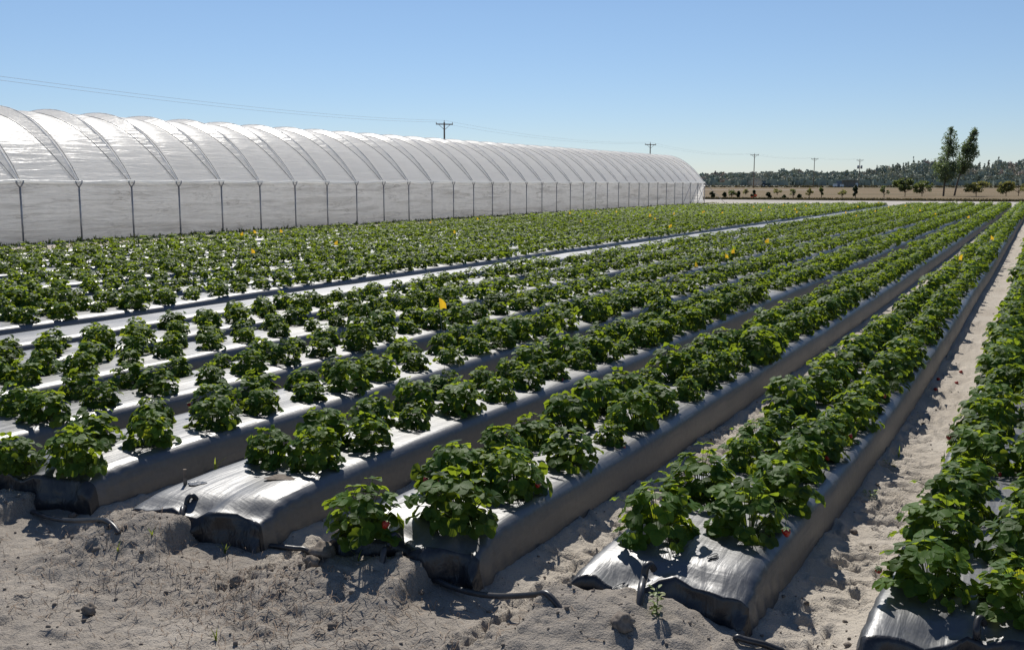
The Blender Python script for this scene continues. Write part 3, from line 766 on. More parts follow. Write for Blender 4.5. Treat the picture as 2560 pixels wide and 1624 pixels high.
# dry grass litter on the headland
v, f = [], []
PATCH = [(640, 1430, .22, 240), (540, 1545, .25, 260), (130, 1530, .25, 150), (420, 1420, .25, 130), (840, 1560, .22, 220), (330, 1320, .18, 90), (980, 1500, .2, 110), (250, 1420, .3, 130), (560, 1310, .12, 90), (930, 1370, .10, 70), (1250, 1560, .25, 80), (720, 1600, .3, 170), (120, 1440, .3, 100), (500, 1480, .4, 150)]
for (cx_, cy_, sp, n) in PATCH:
    c = gpt(cx_, cy_); da = random.uniform(0, PI)
    for k in range(n):
        x, y = c.x + random.gauss(0, sp), c.y + random.gauss(0, sp * .6)
        if y > 3.45 or y < 1.5: continue
        a = da + random.gauss(0, .8); l = random.uniform(.02, .075); up = random.random() ** 4 * .05; w = random.uniform(.0007, .0014); o = len(v); cu = random.gauss(0, .9)
        X_, Y_ = x, y
        for j in range(5):
            t = j / 4; aa = a + cu * t
            zz = gz(X_, Y_) + .003 + up * math.sin(t * PI * .8)
            v += [(X_ - math.sin(aa) * w, Y_ + math.cos(aa) * w, zz), (X_ + math.sin(aa) * w, Y_ - math.cos(aa) * w, zz + .001)]
            X_ += math.cos(aa) * l / 4; Y_ += math.sin(aa) * l / 4
        f += [(o + 2 * j, o + 2 * j + 1, o + 2 * j + 3, o + 2 * j + 2) for j in range(4)]
tag(link('dry_grass', quads_mesh('dry_grass', v, f, M['straw'], True)), 'dry brown grass litter on the sand before the beds', 'dry grass', kind='stuff')

# ------------------------------------------------------------------ high tunnel
TX, TW, TH, TE = -26.0, 4.0, 4.06, 1.76
BAY, TY0 = 2.005, 19.05 - 3 * 2.005
NB = 36
M['hoop'] = plain('filmed_hoop', (.74, .74, .73), .6, .3)
tun = empty('plastic_tunnel', (TX - TW, TY0, 0), 'long white plastic-covered growing tunnel with arched roof and steel posts', 'growing tunnel')
def place(o): o.location = (-(TX - TW), -TY0, 0); return o
def arch(t, d=0.0):                                                   # t 0..2 across the tunnel, near eave to far eave
    q = t if t <= 1 else 2 - t
    z = TE + (TH - TE) * (1 - (1 - q) ** 2.2); x = TW * (1 - q) * (1 if t <= 1 else -1)
    dz = (TH - TE) * 2.2 * (1 - q) ** 1.2; nxn = dz / math.hypot(dz, TW); nz = TW / math.hypot(dz, TW)
    return TX - TW + x + (nxn if t <= 1 else -nxn) * d, z + nz * d
ts = np.concatenate([np.linspace(0, 1, 26), np.linspace(1, 2, 16)[1:]])
fr_ = [0, .03, .08, .14, .20, .26, .33, .42, .5, .58, .66, .72, .80, .88, .94, .975]
def ropeA(q): return 1 - (.035 + .36 * min(1, q) ** .75)
def ropeB(q): return .02 + .20 * min(1, q) ** .75
rows = []
for k in range(NB):
    for b in fr_: rows.append((k, b))
rows.append((NB, 0.0))
V = np.zeros((len(rows), len(ts), 3))
for r, (k, b) in enumerate(rows):
    for c, t in enumerate(ts):
        q = min(t, 2 - t); a0, b0 = ropeA(q), ropeB(q); h = .14 * min(1, q * 1.6) ** .8 + .005
        # slide the sample so that the hoop, the ropes and the panel between them stay crisp
        if b <= .2: bb_ = b / .2 * b0; d = h * (1 - bb_ / b0)
        elif b >= .66: bb_ = a0 + (b - .66) / .34 * (1 - a0); d = h * (bb_ - a0) / (1 - a0)
        else: bb_ = b0 + (b - .2) / .46 * (a0 - b0); d = .05 * math.sin(PI * (b - .2) / .46) * min(1, q * 4)
        if b not in (0,): d += .012 * float(vn(np.array(c * .9 + k * 11), np.array(k * 3.7 + b * 2), 2))
        x, z = arch(t, d); V[r, c] = (x, TY0 + (k + bb_) * BAY, z)
place(link('roof_cover', quads_mesh('roof_cover', V.reshape(-1, 3), grid_faces(len(rows), len(ts)), M['roof_film']), tun))
for k in range(NB + 1):
    y = TY0 + k * BAY
    b = MB(); b.tube([(arch(t, .145 * min(1, min(t, 2 - t) * 1.6) ** .8 + .004)[0], y + .0, arch(t, .145 * min(1, min(t, 2 - t) * 1.6) ** .8 + .004)[1]) for t in np.linspace(0, 2, 25)], .013, 5, False)
    place(b.build('hoop', M['hoop'], tun, True))
    b = MB(); b.tube([(TX, y, -.3), (TX, y, TE - .13)], .027, 8); pst = place(b.build('post', M['steel'], tun, True))
    b = MB(); b.tube([(TX, y, TE - .14), (TX + .01, y - .10, TE - .02), (TX + .01, y - .12, TE + .06)], .020, 6); b.tube([(TX, y, TE - .14), (TX + .01, y + .10, TE - .02), (TX + .01, y + .12, TE + .07)], .020, 6)
    link('bracket', b.mesh('bracket', M['steel'], True), pst)
    place(MB().tube([(TX - 2 * TW, y, -.3), (TX - 2 * TW, y, TE)], .034, 6).build('post', M['steel'], tun, True))
for k in range(NB):
    for fn in (ropeA, ropeB):
        if k % 1 == 0:
            b = MB(); b.tube([(arch(t, .015)[0], TY0 + (k + fn(min(t, 2 - t))) * BAY, arch(t, .018)[1]) for t in np.linspace(0, 2, 21)], .011, 4, False)
            place(b.build('tie_rope', M['rope'], tun, True)) if fn is ropeA or k < 27 else None
def wallsheet(xw, name, sgn, mat):
    ys = np.linspace(TY0, TY0 + NB * BAY, NB * 8 + 1); zs = np.linspace(-.05, TE + .02, 12)
    YY, ZZ = np.meshgrid(ys, zs, indexing='ij')
    D = .03 * fbm(YY * .5, ZZ * 3.2, 91, 3) + .03 * np.sin(((YY - TY0) / BAY % 1) * PI)
    D += .05 * np.exp(-(ZZ / .12) ** 2)
    VV_ = np.stack([xw + sgn * (D - .10), YY, ZZ], -1)
    place(link(name, quads_mesh(name, VV_.reshape(-1, 3), grid_faces(len(ys), len(zs))[:, ::(1 if sgn > 0 else -1)], mat), tun))
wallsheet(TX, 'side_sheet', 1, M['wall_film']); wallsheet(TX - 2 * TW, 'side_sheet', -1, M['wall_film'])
ys = np.linspace(TY0, TY0 + NB * BAY, NB * 10 + 1); V = []
for y in ys:                                                          # the rolled and gathered hem at the eave
    r = .055 + .02 * float(vn(np.array(y * 1.3), np.array(.5), 4)); dz = .035 * float(vn(np.array(y * .9), np.array(2.5), 5)) - .04 * math.sin(((y - TY0) / BAY % 1) * PI)
    for k in range(7):
        a = 2 * PI * k / 6; V.append((TX - .03 + r * math.cos(a), y, TE + .05 + dz + r * 1.2 * math.sin(a)))
place(link('eave_roll', quads_mesh('eave_roll', V, grid_faces(len(ys), 7), M['roof_film']), tun))
yl = TY0 + NB * BAY
for (ya, yb, s) in ((yl - 2 * BAY, yl - BAY, 1), (yl - BAY, yl, 1), (yl - BAY, yl, -1), (yl - 3 * BAY, yl - 2 * BAY, 1)):
    z0, z1 = (.05, TE - .1) if s > 0 else (TE - .1, .05)
    place(MB().tube([(TX + .03, ya, z0), (TX + .03, yb, z1)], .022, 6).build('brace', M['steel'], tun, True))
place(MB().tube([(TX + .03, yl, TE), (TX + 1.4, yl + 1.6, 0)], .02, 5).build('brace', M['steel'], tun, True))

# rough grass along the tunnel foot
M['grass'] = leaf_material('rough_grass', (.07, .095, .03), (.15, .18, .05), (.30, .34, .08), .35, .7, False)
M['bank'] = leaf_material('bank_grass', (.045, .042, .025), (.10, .085, .045), (.14, .12, .05), .3, .8, False)
def tufts(name, pts, h, w, mat, label):
    v, f, T = [], [], []
    for (x, y, z, s) in pts:
        tn = random.uniform(.1, .95)
        for k in range(5):
            a = random.uniform(0, 2 * PI); ln = random.uniform(.1, .6); l = h * s * random.uniform(.5, 1.2); ww = w * s; c, s_ = math.cos(a), math.sin(a); o = len(v)
            for (t, q) in ((0, 1), (.55, .8), (1, .15)):
                d = l * ln * t * t; v += [(x + d * c - s_ * ww * q, y + d * s_ + c * ww * q, z + l * t), (x + d * c + s_ * ww * q, y + d * s_ - c * ww * q, z + l * t)]; T += [tn, tn]
            f += [(o, o + 1, o + 3, o + 2), (o + 2, o + 3, o + 5, o + 4)]
    tag(link(name, quads_mesh(name, v, f, M[mat], True, {'tint': T})), label, 'grass', kind='stuff')
tufts('grass', [(TX + .1 + (abs(random.gauss(0, .3)) if k % 3 else random.uniform(0, 4.6)), random.uniform(13, 87), -.01, random.uniform(.4, 1.2) * (1.3 if random.random() < .1 else .8)) for k in range(6500)], .11, .016, 'grass', 'rough green grass along the foot of the tunnel wall')
pts = []
for _ in range(9000):
    x = random.uniform(-95, 12); y = 105.6 + abs(random.gauss(0, 1.5)) + .6 * math.sin(x * .11)
    pts.append((x, y, 0, random.uniform(.6, 1.4)))
tufts('bank_grass', pts, .20, .06, 'bank', 'dark rough grass strip along the far edge of the sandy road')

# ------------------------------------------------------------------ power line
wood = M['wood']
POL = [(1112, 310), (1624, 361), (1884, 387), (2034, 397), (2147, 400)]
tops = []
pole_lab = ['wooden power pole rising behind the middle of the tunnel roof', 'wooden power pole showing above the far end of the tunnel roof', 'tall wooden power pole standing in the open field next to the tractor',
            'wooden power pole in the field between the tractor and the shed', 'distant power pole carrying transformers above the shed']
POLEH = 12.0
line_dir = None
locs = []
for (ppx, ppy) in POL:
    d = (POLEH - CH) * FPX / (458 - ppy); u = (ppx - 1280) / FPX; locs.append(at_range(ppx, 458, d / math.cos(PITCH) * math.hypot(1, u) * .99))
wire_pts = [[], []]
dl = (locs[1] - locs[0]); 
for k, p in enumerate(locs):
    dd = (locs[min(k + 1, 4)] - locs[max(k - 1, 0)]); az = math.atan2(dd.y, dd.x)
    # crossarms are seen nearly square-on
    t = empty('power_pole', (p.x, p.y, 0), pole_lab[k], 'power pole', 'power poles along the field road', YAW + (.25 if k < 2 else .1))
    MB().tube([(0, 0, -.5), (0, 0, 6), (0, 0, POLEH)], [.19, .16, .13], 8).build('pole', wood, t, True)
    arm = MB().box((0, -.16, POLEH - .35), (3.1 if k else 2.9, .14, .18)).build('crossarm', wood, t)
    MB().tube([(-1.0, -.18, POLEH - .4), (0, -.16, POLEH - 1.3)], .04, 5).tube([(1.0, -.18, POLEH - .4), (0, -.16, POLEH - 1.3)], .04, 5).build('arm_brace', wood, t)
    for xx in (-1.4, 0, 1.4):
        zz = POLEH - .26 + (.3 if xx == 0 else 0)
        MB().tube([(xx, -.16 if xx else 0, zz), (xx, -.16 if xx else 0, zz + .1), (xx, -.16 if xx else 0, zz + .26)], [.05, .09, .05], 6).build('insulator', M['white_pipe'], t)
    if k == 4:
        for xx in (-.75, .75): MB().tube([(xx, -.2, POLEH - 4.0), (xx, -.2, POLEH - 2.6)], [.42, .42], 10).build('transformer', M['steel'], t, True)
        MB().box((0, -.2, POLEH - 3.3), (2.2, .12, .12)).build('transformer_beam', wood, t)
    c, s = math.cos(t.rotation_euler.z), math.sin(t.rotation_euler.z)
    for w, xx in ((0, -1.4), (1, 0.0)):
        wire_pts[w].append(Vector((p.x + xx * c + .16 * s, p.y + xx * s - .16 * c, POLEH + (0 if xx else .3))))
start = at_range(-260, 166, (locs[0].xy - Vector((0, 0))).length * .42)
for w in (0, 1):
    pts = [start + Vector((0, 0, .25 * w))] + wire_pts[w]; path = []
    for k in range(len(pts) - 1):
        n = 14; L = (pts[k + 1] - pts[k]).length
        for j in range(n):
            t = j / n; q = pts[k].lerp(pts[k + 1], t); q.z -= (.012 * L) * 4 * t * (1 - t) * (.55 if k == 0 else 1); path.append(q)
    path.append(pts[-1])
    tag(MB().tube(path, .010, 4).build('overhead_wire', M['rope'], smooth=True), ('lower thin power wire strung along the crossarm ends of the poles' if w == 0 else 'upper thin power wire strung over the tops of the poles'), 'power wire')

# ------------------------------------------------------------------ trees and shrubs
M['bark'] = plain('tree_bark', (.13, .105, .085), .9, .1, .35, 6)
LM = {'dark': leaf_material('dark_foliage', (.014, .026, .012), (.035, .058, .022), (.05, .09, .02), .22, .5, False),
      'gum': leaf_material('gum_foliage', (.06, .085, .048), (.15, .19, .11), (.26, .36, .10), .36, .42, False, .5),
      'mid': leaf_material('bush_foliage', (.045, .07, .022), (.12, .155, .05), (.26, .32, .07), .36, .45, False, .5),
      'yellow': leaf_material('yellowish_foliage', (.08, .09, .03), (.20, .20, .065), (.38, .37, .09), .4, .5, False)}
def foliage(name, clumps, n, leaf, mat, parent, seed, asp=.5, droop=0.0):
    r = np.random.default_rng(seed); V, F, T = [], [], []; off = 0
    base = np.array([[0, 0, 0], [.5, -asp, .06], [1, 0, -.05], [.5, asp, .06]])
    vol = np.array([c[3] * c[3] * c[4] for c in clumps]) ** .75; vol /= vol.sum()
    for (cx, cy, cz, rx, rz), share in zip(clumps, vol):
        m = max(6, int(n * share)); d = r.normal(0, 1, (m, 3)); d /= np.linalg.norm(d, axis=1)[:, None]
        rad = r.uniform(.25, 1.0, m) ** .5 * (1 + .2 * r.normal(0, 1, m))
        c = np.array([cx, cy, cz]) + d * rad[:, None] * np.array([rx, rx, rz])
        f = d * .5 + r.normal(0, .7, (m, 3)); f[:, 2] -= droop; f /= np.linalg.norm(f, axis=1)[:, None]
        q = r.normal(0, 1, (m, 3)); s = np.cross(f, q); s /= np.linalg.norm(s, axis=1)[:, None]; nn_ = np.cross(f, s)
        sz = leaf * r.uniform(.6, 1.3, m)
        W = c[:, None, :] + (base[None, :, 0:1] * f[:, None, :] + base[None, :, 1:2] * s[:, None, :] + base[None, :, 2:3] * nn_[:, None, :]) * sz[:, None, None]
        V.append(W.reshape(-1, 3)); F.append((np.arange(m) * 4)[:, None] + np.arange(4)[None] + off); off += m * 4
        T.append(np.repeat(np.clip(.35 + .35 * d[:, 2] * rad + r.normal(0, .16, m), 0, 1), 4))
    return link(name, quads_mesh(name, np.concatenate(V), np.concatenate(F), mat, False, {'tint': np.concatenate(T)}), parent)
def tall_tree(px, basey, topy, label, seed, shape, lean):
    p = on_plane(px, basey); sc = (p - Vector((0, 0, CH))).length / FPX
    t = empty('tall_tree', p, label, 'tree', 'pair of tall trees'); H = (basey - topy) * sc; r = random.Random(seed)
    b = MB(); tr = spline([(0, 0, -.2), (lean * .2, 0, H * .25), (lean * .55, .05, H * .55), (lean, 0, H * .93)], 6); b.tube(tr, [.11 * (1 - i / len(tr)) + .025 for i in range(len(tr))], 8)
    bb2 = MB()
    b.build('trunk', M['bark'], t, True)
    fine = []                                                        # sprays of leaves round the limbs, with gaps between them
    prof_ = [(z_, w_) for z_, w_ in shape]
    for k in range(120):
        z = prof_[0][0] + (1 - prof_[0][0]) * r.random() ** 1.15
        wv = next((wa + (wb - wa) * (z - za) / (zb - za) for (za, wa), (zb, wb) in zip(prof_, prof_[1:]) if za <= z <= zb), .02)
        a = r.uniform(0, 6.28); q = wv * math.sqrt(r.random()) * (1 + .25 * math.sin(a * 2 + z * 9)); s_ = .022 + .30 * wv * r.uniform(.5, 1)
        c = (lean * z + q * H * math.cos(a), q * H * math.sin(a), z * H, s_ * H, s_ * H * r.uniform(.55, .9)); fine.append(c)
        if k % 3 == 0: bb2.tube(spline([(lean * z * .8, 0, max(.3, z - q * 1.3) * H * .96), (lean * z + (c[0] - lean * z) * .5, c[1] * .5, (z - q * .35) * H), c[:3]], 3), [.045, .04, .034, .028, .022, .016, .01], 4)
    b.v, b.f = b.v, b.f; bb2.build('branch', M['bark'], t, True)
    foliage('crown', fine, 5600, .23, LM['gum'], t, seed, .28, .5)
tall_tree(2358, 491, 335, 'taller of two slender trees, with full crown and thin trunk', 5,
          [(.22, .05), (.30, .15), (.42, .20), (.52, .18), (.62, .14), (.74, .10), (.86, .07), (.95, .035), (1.0, .01)], .5)
tall_tree(2385, 490, 341, 'shorter of two slender trees, leaning, with a bare lower trunk', 9,
          [(.36, .03), (.46, .12), (.55, .14), (.66, .12), (.76, .09), (.86, .065), (.95, .035), (1.0, .01)], 2.1)

SH = [ # px, base, top, halfwidth, look, mat, dense, label
 (1779, 495, 478, 9, 'low dark round bush just past the tunnel end', 'dark', 1), (1812, 493, 479, 6, 'small dark bush before a light leafy sapling', 'dark', 1), (1829, 493, 471, 13, 'light leafy sapling, first past the tunnel end', 'mid', .5),
 (1847, 493, 478, 7, 'dark bush between the light saplings', 'dark', 1), (1864, 486, 473, 8, 'thin pale sapling set back before the nearest open-field pole', 'yellow', .4), (1884, 495, 473, 6, 'dark narrow bush at the foot of a power pole', 'dark', 1),
 (1920, 495, 481, 10, 'dark pyramid-shaped bush beyond the road', 'dark', 1), (1943, 487, 471, 11, 'thin yellowish sapling beyond the pyramid bush', 'yellow', .35), (1960, 495, 487, 6, 'very low dark bush beside the pyramid bush', 'dark', 1),
 (1983, 493, 473, 11, 'light sapling with spreading twigs above dark low bushes', 'mid', .45), (1998, 495, 486, 6, 'very low dark bush beside the spreading sapling', 'dark', 1), (2023, 494, 470, 8, 'pale upright sapling before the second open-field pole', 'yellow', .45),
 (2053, 495, 469, 4, 'very slim green sapling with a bare stem', 'mid', .7), (2105, 494, 474, 11, 'pale gappy sapling before the white containers', 'yellow', .35), (2138, 494, 459, 7, 'slim dark conifer-like tree below the transformer pole', 'dark', .9),
 (2210, 493, 463, 11, 'bright green sapling to one side of the big bush', 'mid', .55), (2262, 491, 444, 28, 'big rounded bush with glossy leaves', 'mid', 1), (2305, 490, 455, 24, 'broad pale bush between the big bush and the tall trees', 'mid', .6),
 (2440, 491, 458, 28, 'spreading yellowish shrub beyond the tall trees', 'yellow', .75), (2515, 490, 458, 20, 'ragged yellow-green shrub near the picture edge', 'yellow', .6), (2546, 489, 459, 16, 'outermost ragged shrub cut by the picture edge', 'yellow', .6)]
for k, (sx, by, ty, hw, lab, mt, den) in enumerate(SH):
    p = on_plane(sx, by + 1.0); sc = (p - Vector((0, 0, CH))).length / FPX; H = (by - ty) * sc; W = hw * sc; r = random.Random(40 + k)
    slim = W < H * .35; light = mt != 'dark' and W < H
    t = empty('sapling' if light else 'shrub', p, lab, 'sapling' if light else 'shrub', 'young trees and shrubs beyond the road')
    b = MB(); cl = []
    nl = 9 if W < 1 else 18
    b.tube([(0, 0, -.1), (r.uniform(-.05, .05), 0, H * .5), (0, 0, H * .9)], [.05, .035, .012], 5)
    for j in range(nl):
        a = r.uniform(0, 6.28); z = r.uniform(.22 if not light else .35, .92); taper = (1 - z) * 1.15 + .12 if mt == 'dark' else (1 - abs(z - .55) * 1.1)
        q = W * taper * r.uniform(.2, 1.1); c = (q * math.cos(a), q * math.sin(a), z * H, W * r.uniform(.12, .34), H * r.uniform(.06, .15))
        cl.append(c); b.tube([(0, 0, z * H * .45), (c[0] * .5, c[1] * .5, z * H * .75), c[:3]], [.025, .02, .01], 4)
    b.build('trunk', M['bark'], t, True)
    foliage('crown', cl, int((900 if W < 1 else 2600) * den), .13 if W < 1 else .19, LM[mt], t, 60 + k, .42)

# far wood: one mass on the horizon, each crown of leafy clumps, distance haze painted into the colour
t_ = NT('far_wood_hazed')
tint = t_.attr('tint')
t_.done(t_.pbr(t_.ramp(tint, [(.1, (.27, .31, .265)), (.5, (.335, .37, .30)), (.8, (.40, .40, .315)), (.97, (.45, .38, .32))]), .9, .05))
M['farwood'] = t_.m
prof_y = [(1500, 436), (1700, 434), (1740, 436), (1800, 431), (1850, 432), (1900, 430), (1945, 429), (1958, 421), (1972, 427), (1985, 421), (2000, 426), (2050, 429), (2064, 433), (2075, 428), (2110, 428), (2165, 427), (2185, 420), (2240, 410), (2265, 402), (2310, 400), (2330, 404), (2380, 408), (2440, 410), (2470, 404), (2520, 406), (2560, 404), (2700, 403), (2900, 410)]
def topy_at(x):
    for (a, ya), (b, yb) in zip(prof_y, prof_y[1:]):
        if a <= x <= b: return ya + (yb - ya) * (x - a) / (b - a)
    return 430
V, F, T = [], [], []; off = 0; r = np.random.default_rng(3)
for layer, (D, n, lo, hi, m) in enumerate(((930, 190, .95, 1.0, 300), (880, 150, .6, .92, 230), (840, 120, .3, .62, 170))):
    for k in range(n):
        px = 1420 + (2980 - 1420) * (k + r.uniform(0, 1)) / n
        conif = px > 2170 and r.random() < .35
        Hh = (458 - topy_at(px)) / FPX * D * r.uniform(lo * (.86 if not conif else .8), hi * (1.0 if not conif else 1.05)) + CH
        w = (r.uniform(3.2, 6.5) if not conif else r.uniform(1.5, 2.8)); p = at_range(px, 458, D + r.uniform(-20, 20)); tn = r.uniform(.15, .75)
        if r.random() < .15: tn += .2
        mm = int(m * (1 if not conif else .6)); d = r.normal(0, 1, (mm, 3)); d /= np.linalg.norm(d, axis=1)[:, None]
        z0 = Hh * .08; hz = (Hh - z0) / 2; sh = np.clip(1 - np.clip(d[:, 2:3], 0, 1) * (.85 if conif else .1), .1, 1)
        lump = 1 + .18 * np.sin(d[:, 0:1] * 6 + k) * np.cos(d[:, 1:2] * 5 + k * 2)
        c = np.array([p.x, p.y, z0 + hz]) + d * np.array([w, w, hz]) * lump * np.concatenate([sh, sh, np.ones_like(sh)], 1) * r.uniform(.75, 1, (mm, 1))
        f = r.normal(0, 1, (mm, 3)); f /= np.linalg.norm(f, axis=1)[:, None]; s = np.cross(f, r.normal(0, 1, (mm, 3))); s /= np.linalg.norm(s, axis=1)[:, None]
        sz = r.uniform(.7, 1.5, (mm, 1)) * (1.0 if not conif else .75)
        W = np.stack([c - f * sz, c + s * sz * .7, c + f * sz, c - s * sz * .7], 1)
        V.append(W.reshape(-1, 3)); F.append((np.arange(mm) * 4)[:, None] + np.arange(4)[None] + off); off += mm * 4
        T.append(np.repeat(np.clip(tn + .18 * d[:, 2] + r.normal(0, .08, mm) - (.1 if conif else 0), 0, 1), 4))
    # understorey that closes the foot of the wood
    for k in range(900):
        px = r.uniform(1420, 2980); p = at_range(px, 458, D - 25 + r.uniform(-8, 8)); hh = r.uniform(1, 5)
        a = r.uniform(0, PI); W = np.array([[p.x - 3 * math.cos(a), p.y - 3 * math.sin(a), -.5], [p.x + 3 * math.cos(a), p.y + 3 * math.sin(a), -.5], [p.x + 2 * math.cos(a), p.y + 2 * math.sin(a), hh * r.uniform(.6, 1)], [p.x - 1.6 * math.cos(a), p.y - 1.6 * math.sin(a), hh]])
        V.append(W); F.append(np.arange(4)[None] + off); off += 4; T.append(np.full(4, r.uniform(.05, .6)))
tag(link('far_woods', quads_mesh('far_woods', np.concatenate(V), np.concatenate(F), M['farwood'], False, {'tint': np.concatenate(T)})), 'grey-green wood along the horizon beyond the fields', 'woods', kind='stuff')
# low scrub between the pasture and the wood
pts = []
for _ in range(1500):
    q = at_range(random.uniform(1650, 2700), 458, random.choice([430, 470, 520, 580, 640, 720]) + random.uniform(-14, 14)); pts.append((q.x, q.y, 0, random.uniform(.4, 1.3)))
tufts('scrub', pts, .45, .5, 'bank', 'low brown scrub scattered over the far pasture')

# ------------------------------------------------------------------ shed, containers, tractor
M['shed_wall'] = plain('weathered_boards', (.34, .33, .31), .85, .15, .3, 2)
M['blue_wall'] = plain('blue_grey_sheet', (.13, .17, .22), .6, .3, .2, 2)
M['white_paint'] = plain('white_paint', (.74, .75, .76), .5, .4, .08, 3)
M['tractor_paint'] = plain('dark_green_paint', (.04, .07, .06), .5, .4, .2, 3)
M['rubber'] = plain('tyre_rubber', (.03, .03, .03), .85, .2)
M['glass'] = plain('dark_glass', (.05, .07, .08), .12, .6, .1)
u = 430.0 / FPX
def far_empty(name, px, lab, cat, D=430.0):
    p = at_range(px, 458, D * math.hypot(1, (px - 1280) / FPX)); return empty(name, (p.x, p.y, 0), lab, cat, None, YAW - math.atan((px - 1280) / FPX))
t = far_empty('open_shed', 2126, 'open shed with a sloping flat roof and a blue-grey end wall', 'shed')
MB().add([(-4, -2, 3.0), (4, -2, 3.75), (4, 3, 3.75), (-4, 3, 3.0), (-4, -2, 3.18), (4, -2, 3.93), (4, 3, 3.93), (-4, 3, 3.18)], [(3, 2, 1, 0), (4, 5, 6, 7), (0, 1, 5, 4), (1, 2, 6, 5), (2, 3, 7, 6), (3, 0, 4, 7)]).build('roof', M['shed_wall'], t)
MB().box((-.2, 2.6, 1.5), (6.6, .1, 3.0)).build('back_wall', M['shed_wall'], t); MB().box((-4.6, .3, 1.35), (2.2, 3, 2.7)).build('side_room', M['blue_wall'], t)
for xx, hh in ((-3.2, 3.05), (-1.0, 3.25), (1.6, 3.5), (3.4, 3.65)): MB().box((xx, -1.7, hh / 2), (.22, .22, hh)).build('post', M['wood'], t)
MB().box((2.6, -1.8, 1.1), (1.0, .6, 1.3)).build('white_panel', M['white_paint'], t)
for (cx_, w, h, lab) in ((2088, 1.9, 1.1, 'white container on the grass, farther from the shed'), (2105, 1.6, .9, 'low white container right beside the shed')):
    t = far_empty('white_container', cx_, lab, 'container', 425)
    MB().box((0, 0, h * .5 + .3), (w, 1.2, h), 0, .94).build('body', M['white_paint'], t); MB().box((0, 0, h + .36), (w * 1.02, 1.3, .12)).build('lid', M['white_paint'], t); MB().box((0, 0, .15), (w * .9, 1.0, .3)).build('base', M['rubber'], t)
t = far_empty('tractor', 1915, 'dark tractor raising dust on the far field', 'tractor', 430)
MB().box((.9, 0, 1.2), (2.2, 1.0, .9), 0, .9).build('hood', M['tractor_paint'], t); MB().box((-.7, 0, 1.1), (1.6, 1.5, .8)).build('chassis', M['tractor_paint'], t)
cb_ = MB().box((-.8, 0, 2.0), (1.5, 1.5, 1.3), 0, .88).build('cab', M['glass'], t); MB().box((-.8, 0, 2.72), (1.6, 1.6, .14)).build('cab_roof', M['tractor_paint'], cb_)
MB().tube([(1.0, .3, 1.6), (1.0, .3, 2.4)], .06, 6).build('exhaust', M['steel'], t)
for (wx, wy, rr) in ((-1.0, -.85, .85), (-1.0, .85, .85), (1.5, -.7, .5), (1.5, .7, .5)):
    wh = MB().tube([(wx, wy - .2, rr), (wx, wy + .2, rr)], rr, 16).build('wheel', M['rubber'], t, False)
    MB().tube([(wx, wy - .22, rr), (wx, wy + .22, rr)], rr * .5, 12).build('rim', M['steel'], wh)
# dust: thin haze volume trailing behind the tractor
dm = NT('dust_haze'); c = dm.coords('Object'); f = dm.noise(c, .55, 4)
g = dm.n('ShaderNodeTexGradient', gradient_type='SPHERICAL'); mp = dm.coords('Object', (1 / 5.2, 1 / 3.0, 1 / 2.8)); dm.l(mp, g.inputs['Vector'])
vs = dm.n('ShaderNodeVolumePrincipled'); vs.inputs['Color'].default_value = (.72, .60, .52, 1); dm.l(dm.math('MULTIPLY', dm.math('MULTIPLY', g.outputs['Fac'], f), .16), vs.inputs['Density']); dm.l(vs.outputs[0], dm.out.inputs['Volume'])
p = at_range(1893, 452, 445 * math.hypot(1, 613 / FPX))
o = MB().blob((0, 0, 0), (5.0, 2.8, 2.6), 1, .1, 16, 10).build('dust_cloud', dm.m); o.location = (p.x, p.y, 2.0); o.rotation_euler.z = YAW
tag(o, 'pinkish dust cloud trailing behind the tractor', 'dust', kind='stuff')
# orange-red marker in the grass at the road edge
p = on_plane(1884, 498); t = empty('marker_post', p, 'orange-red marker flag at the edge of the sandy road', 'marker')
MB().tube([(0, 0, -.1), (0, 0, .55)], .02, 6).build('stake', M['wood'], t)
M['orange'] = plain('orange_red_plastic', (.65, .12, .05), .5, .3, .15)
MB().box((.22, 0, .42), (.30, .02, .2)).build('pennant', M['orange'], t)
MB().box((-.16, 0, .2), (.3, .02, .22), .3).build('streamer', M['orange'], t)

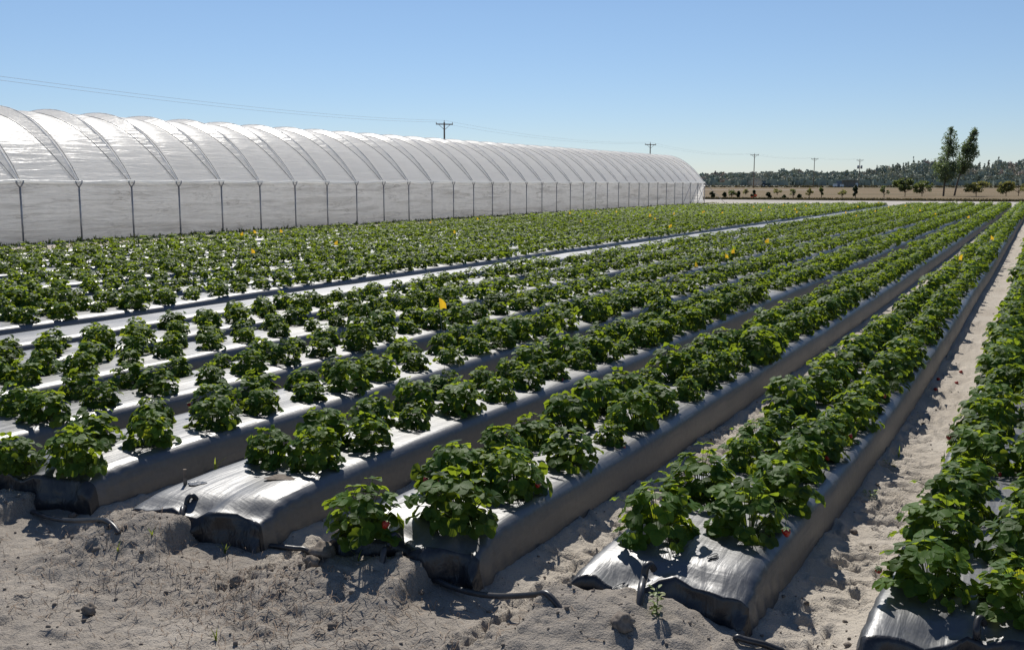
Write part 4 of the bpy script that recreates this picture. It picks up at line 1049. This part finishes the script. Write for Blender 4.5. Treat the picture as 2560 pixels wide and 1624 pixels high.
# ------------------------------------------------------------------ light
SUN_AZ = YAW + R(6.5)                                                 # measured from the row direction toward the tunnel
SUN_EL = R(47)
w = bpy.data.worlds.new('World'); SC.world = w; w.use_nodes = True; nt = w.node_tree
bg = nt.nodes['Background']; sky = nt.nodes.new('ShaderNodeTexSky'); sky.sky_type = 'NISHITA'; sky.sun_disc = False
sky.sun_elevation = SUN_EL; sky.sun_rotation = -SUN_AZ; sky.altitude = 0; sky.air_density = .9; sky.dust_density = 0.0; sky.ozone_density = 4.0
tm = nt.nodes.new('ShaderNodeMix'); tm.data_type = 'RGBA'; tm.blend_type = 'MULTIPLY'; tm.inputs['Factor'].default_value = 1; 
tc_ = nt.nodes.new('ShaderNodeTexCoord'); sx_ = nt.nodes.new('ShaderNodeSeparateXYZ'); rp_ = nt.nodes.new('ShaderNodeValToRGB')
rp_.color_ramp.elements[0].position = 0.0; rp_.color_ramp.elements[0].color = (.80, .83, .97, 1); rp_.color_ramp.elements[1].position = .16; rp_.color_ramp.elements[1].color = (.99, .975, 1.0, 1)
nt.links.new(tc_.outputs['Generated'], sx_.inputs[0]); nt.links.new(sx_.outputs['Z'], rp_.inputs[0]); nt.links.new(rp_.outputs[0], tm.inputs[7])
nt.links.new(sky.outputs[0], tm.inputs[6]); nt.links.new(tm.outputs[2], bg.inputs[0]); bg.inputs[1].default_value = .091
sl = bpy.data.lights.new('sun', 'SUN'); sl.energy = 5.5; sl.angle = R(.5); sl.color = (1, .955, .88)
so = bpy.data.objects.new('sun', sl); COL.objects.link(so)
sd = Vector((-math.sin(SUN_AZ) * math.cos(SUN_EL), math.cos(SUN_AZ) * math.cos(SUN_EL), math.sin(SUN_EL)))
so.rotation_euler = sd.to_track_quat('Z', 'Y').to_euler()
SC.view_settings.view_transform = 'Standard'; SC.view_settings.look = 'None'; SC.view_settings.exposure = 0; SC.view_settings.gamma = 1
SC.cycles.max_bounces = 10; SC.cycles.diffuse_bounces = 7; SC.cycles.transparent_max_bounces = 8; SC.cycles.use_denoising = True
SC.cycles.sample_clamp_indirect = 6
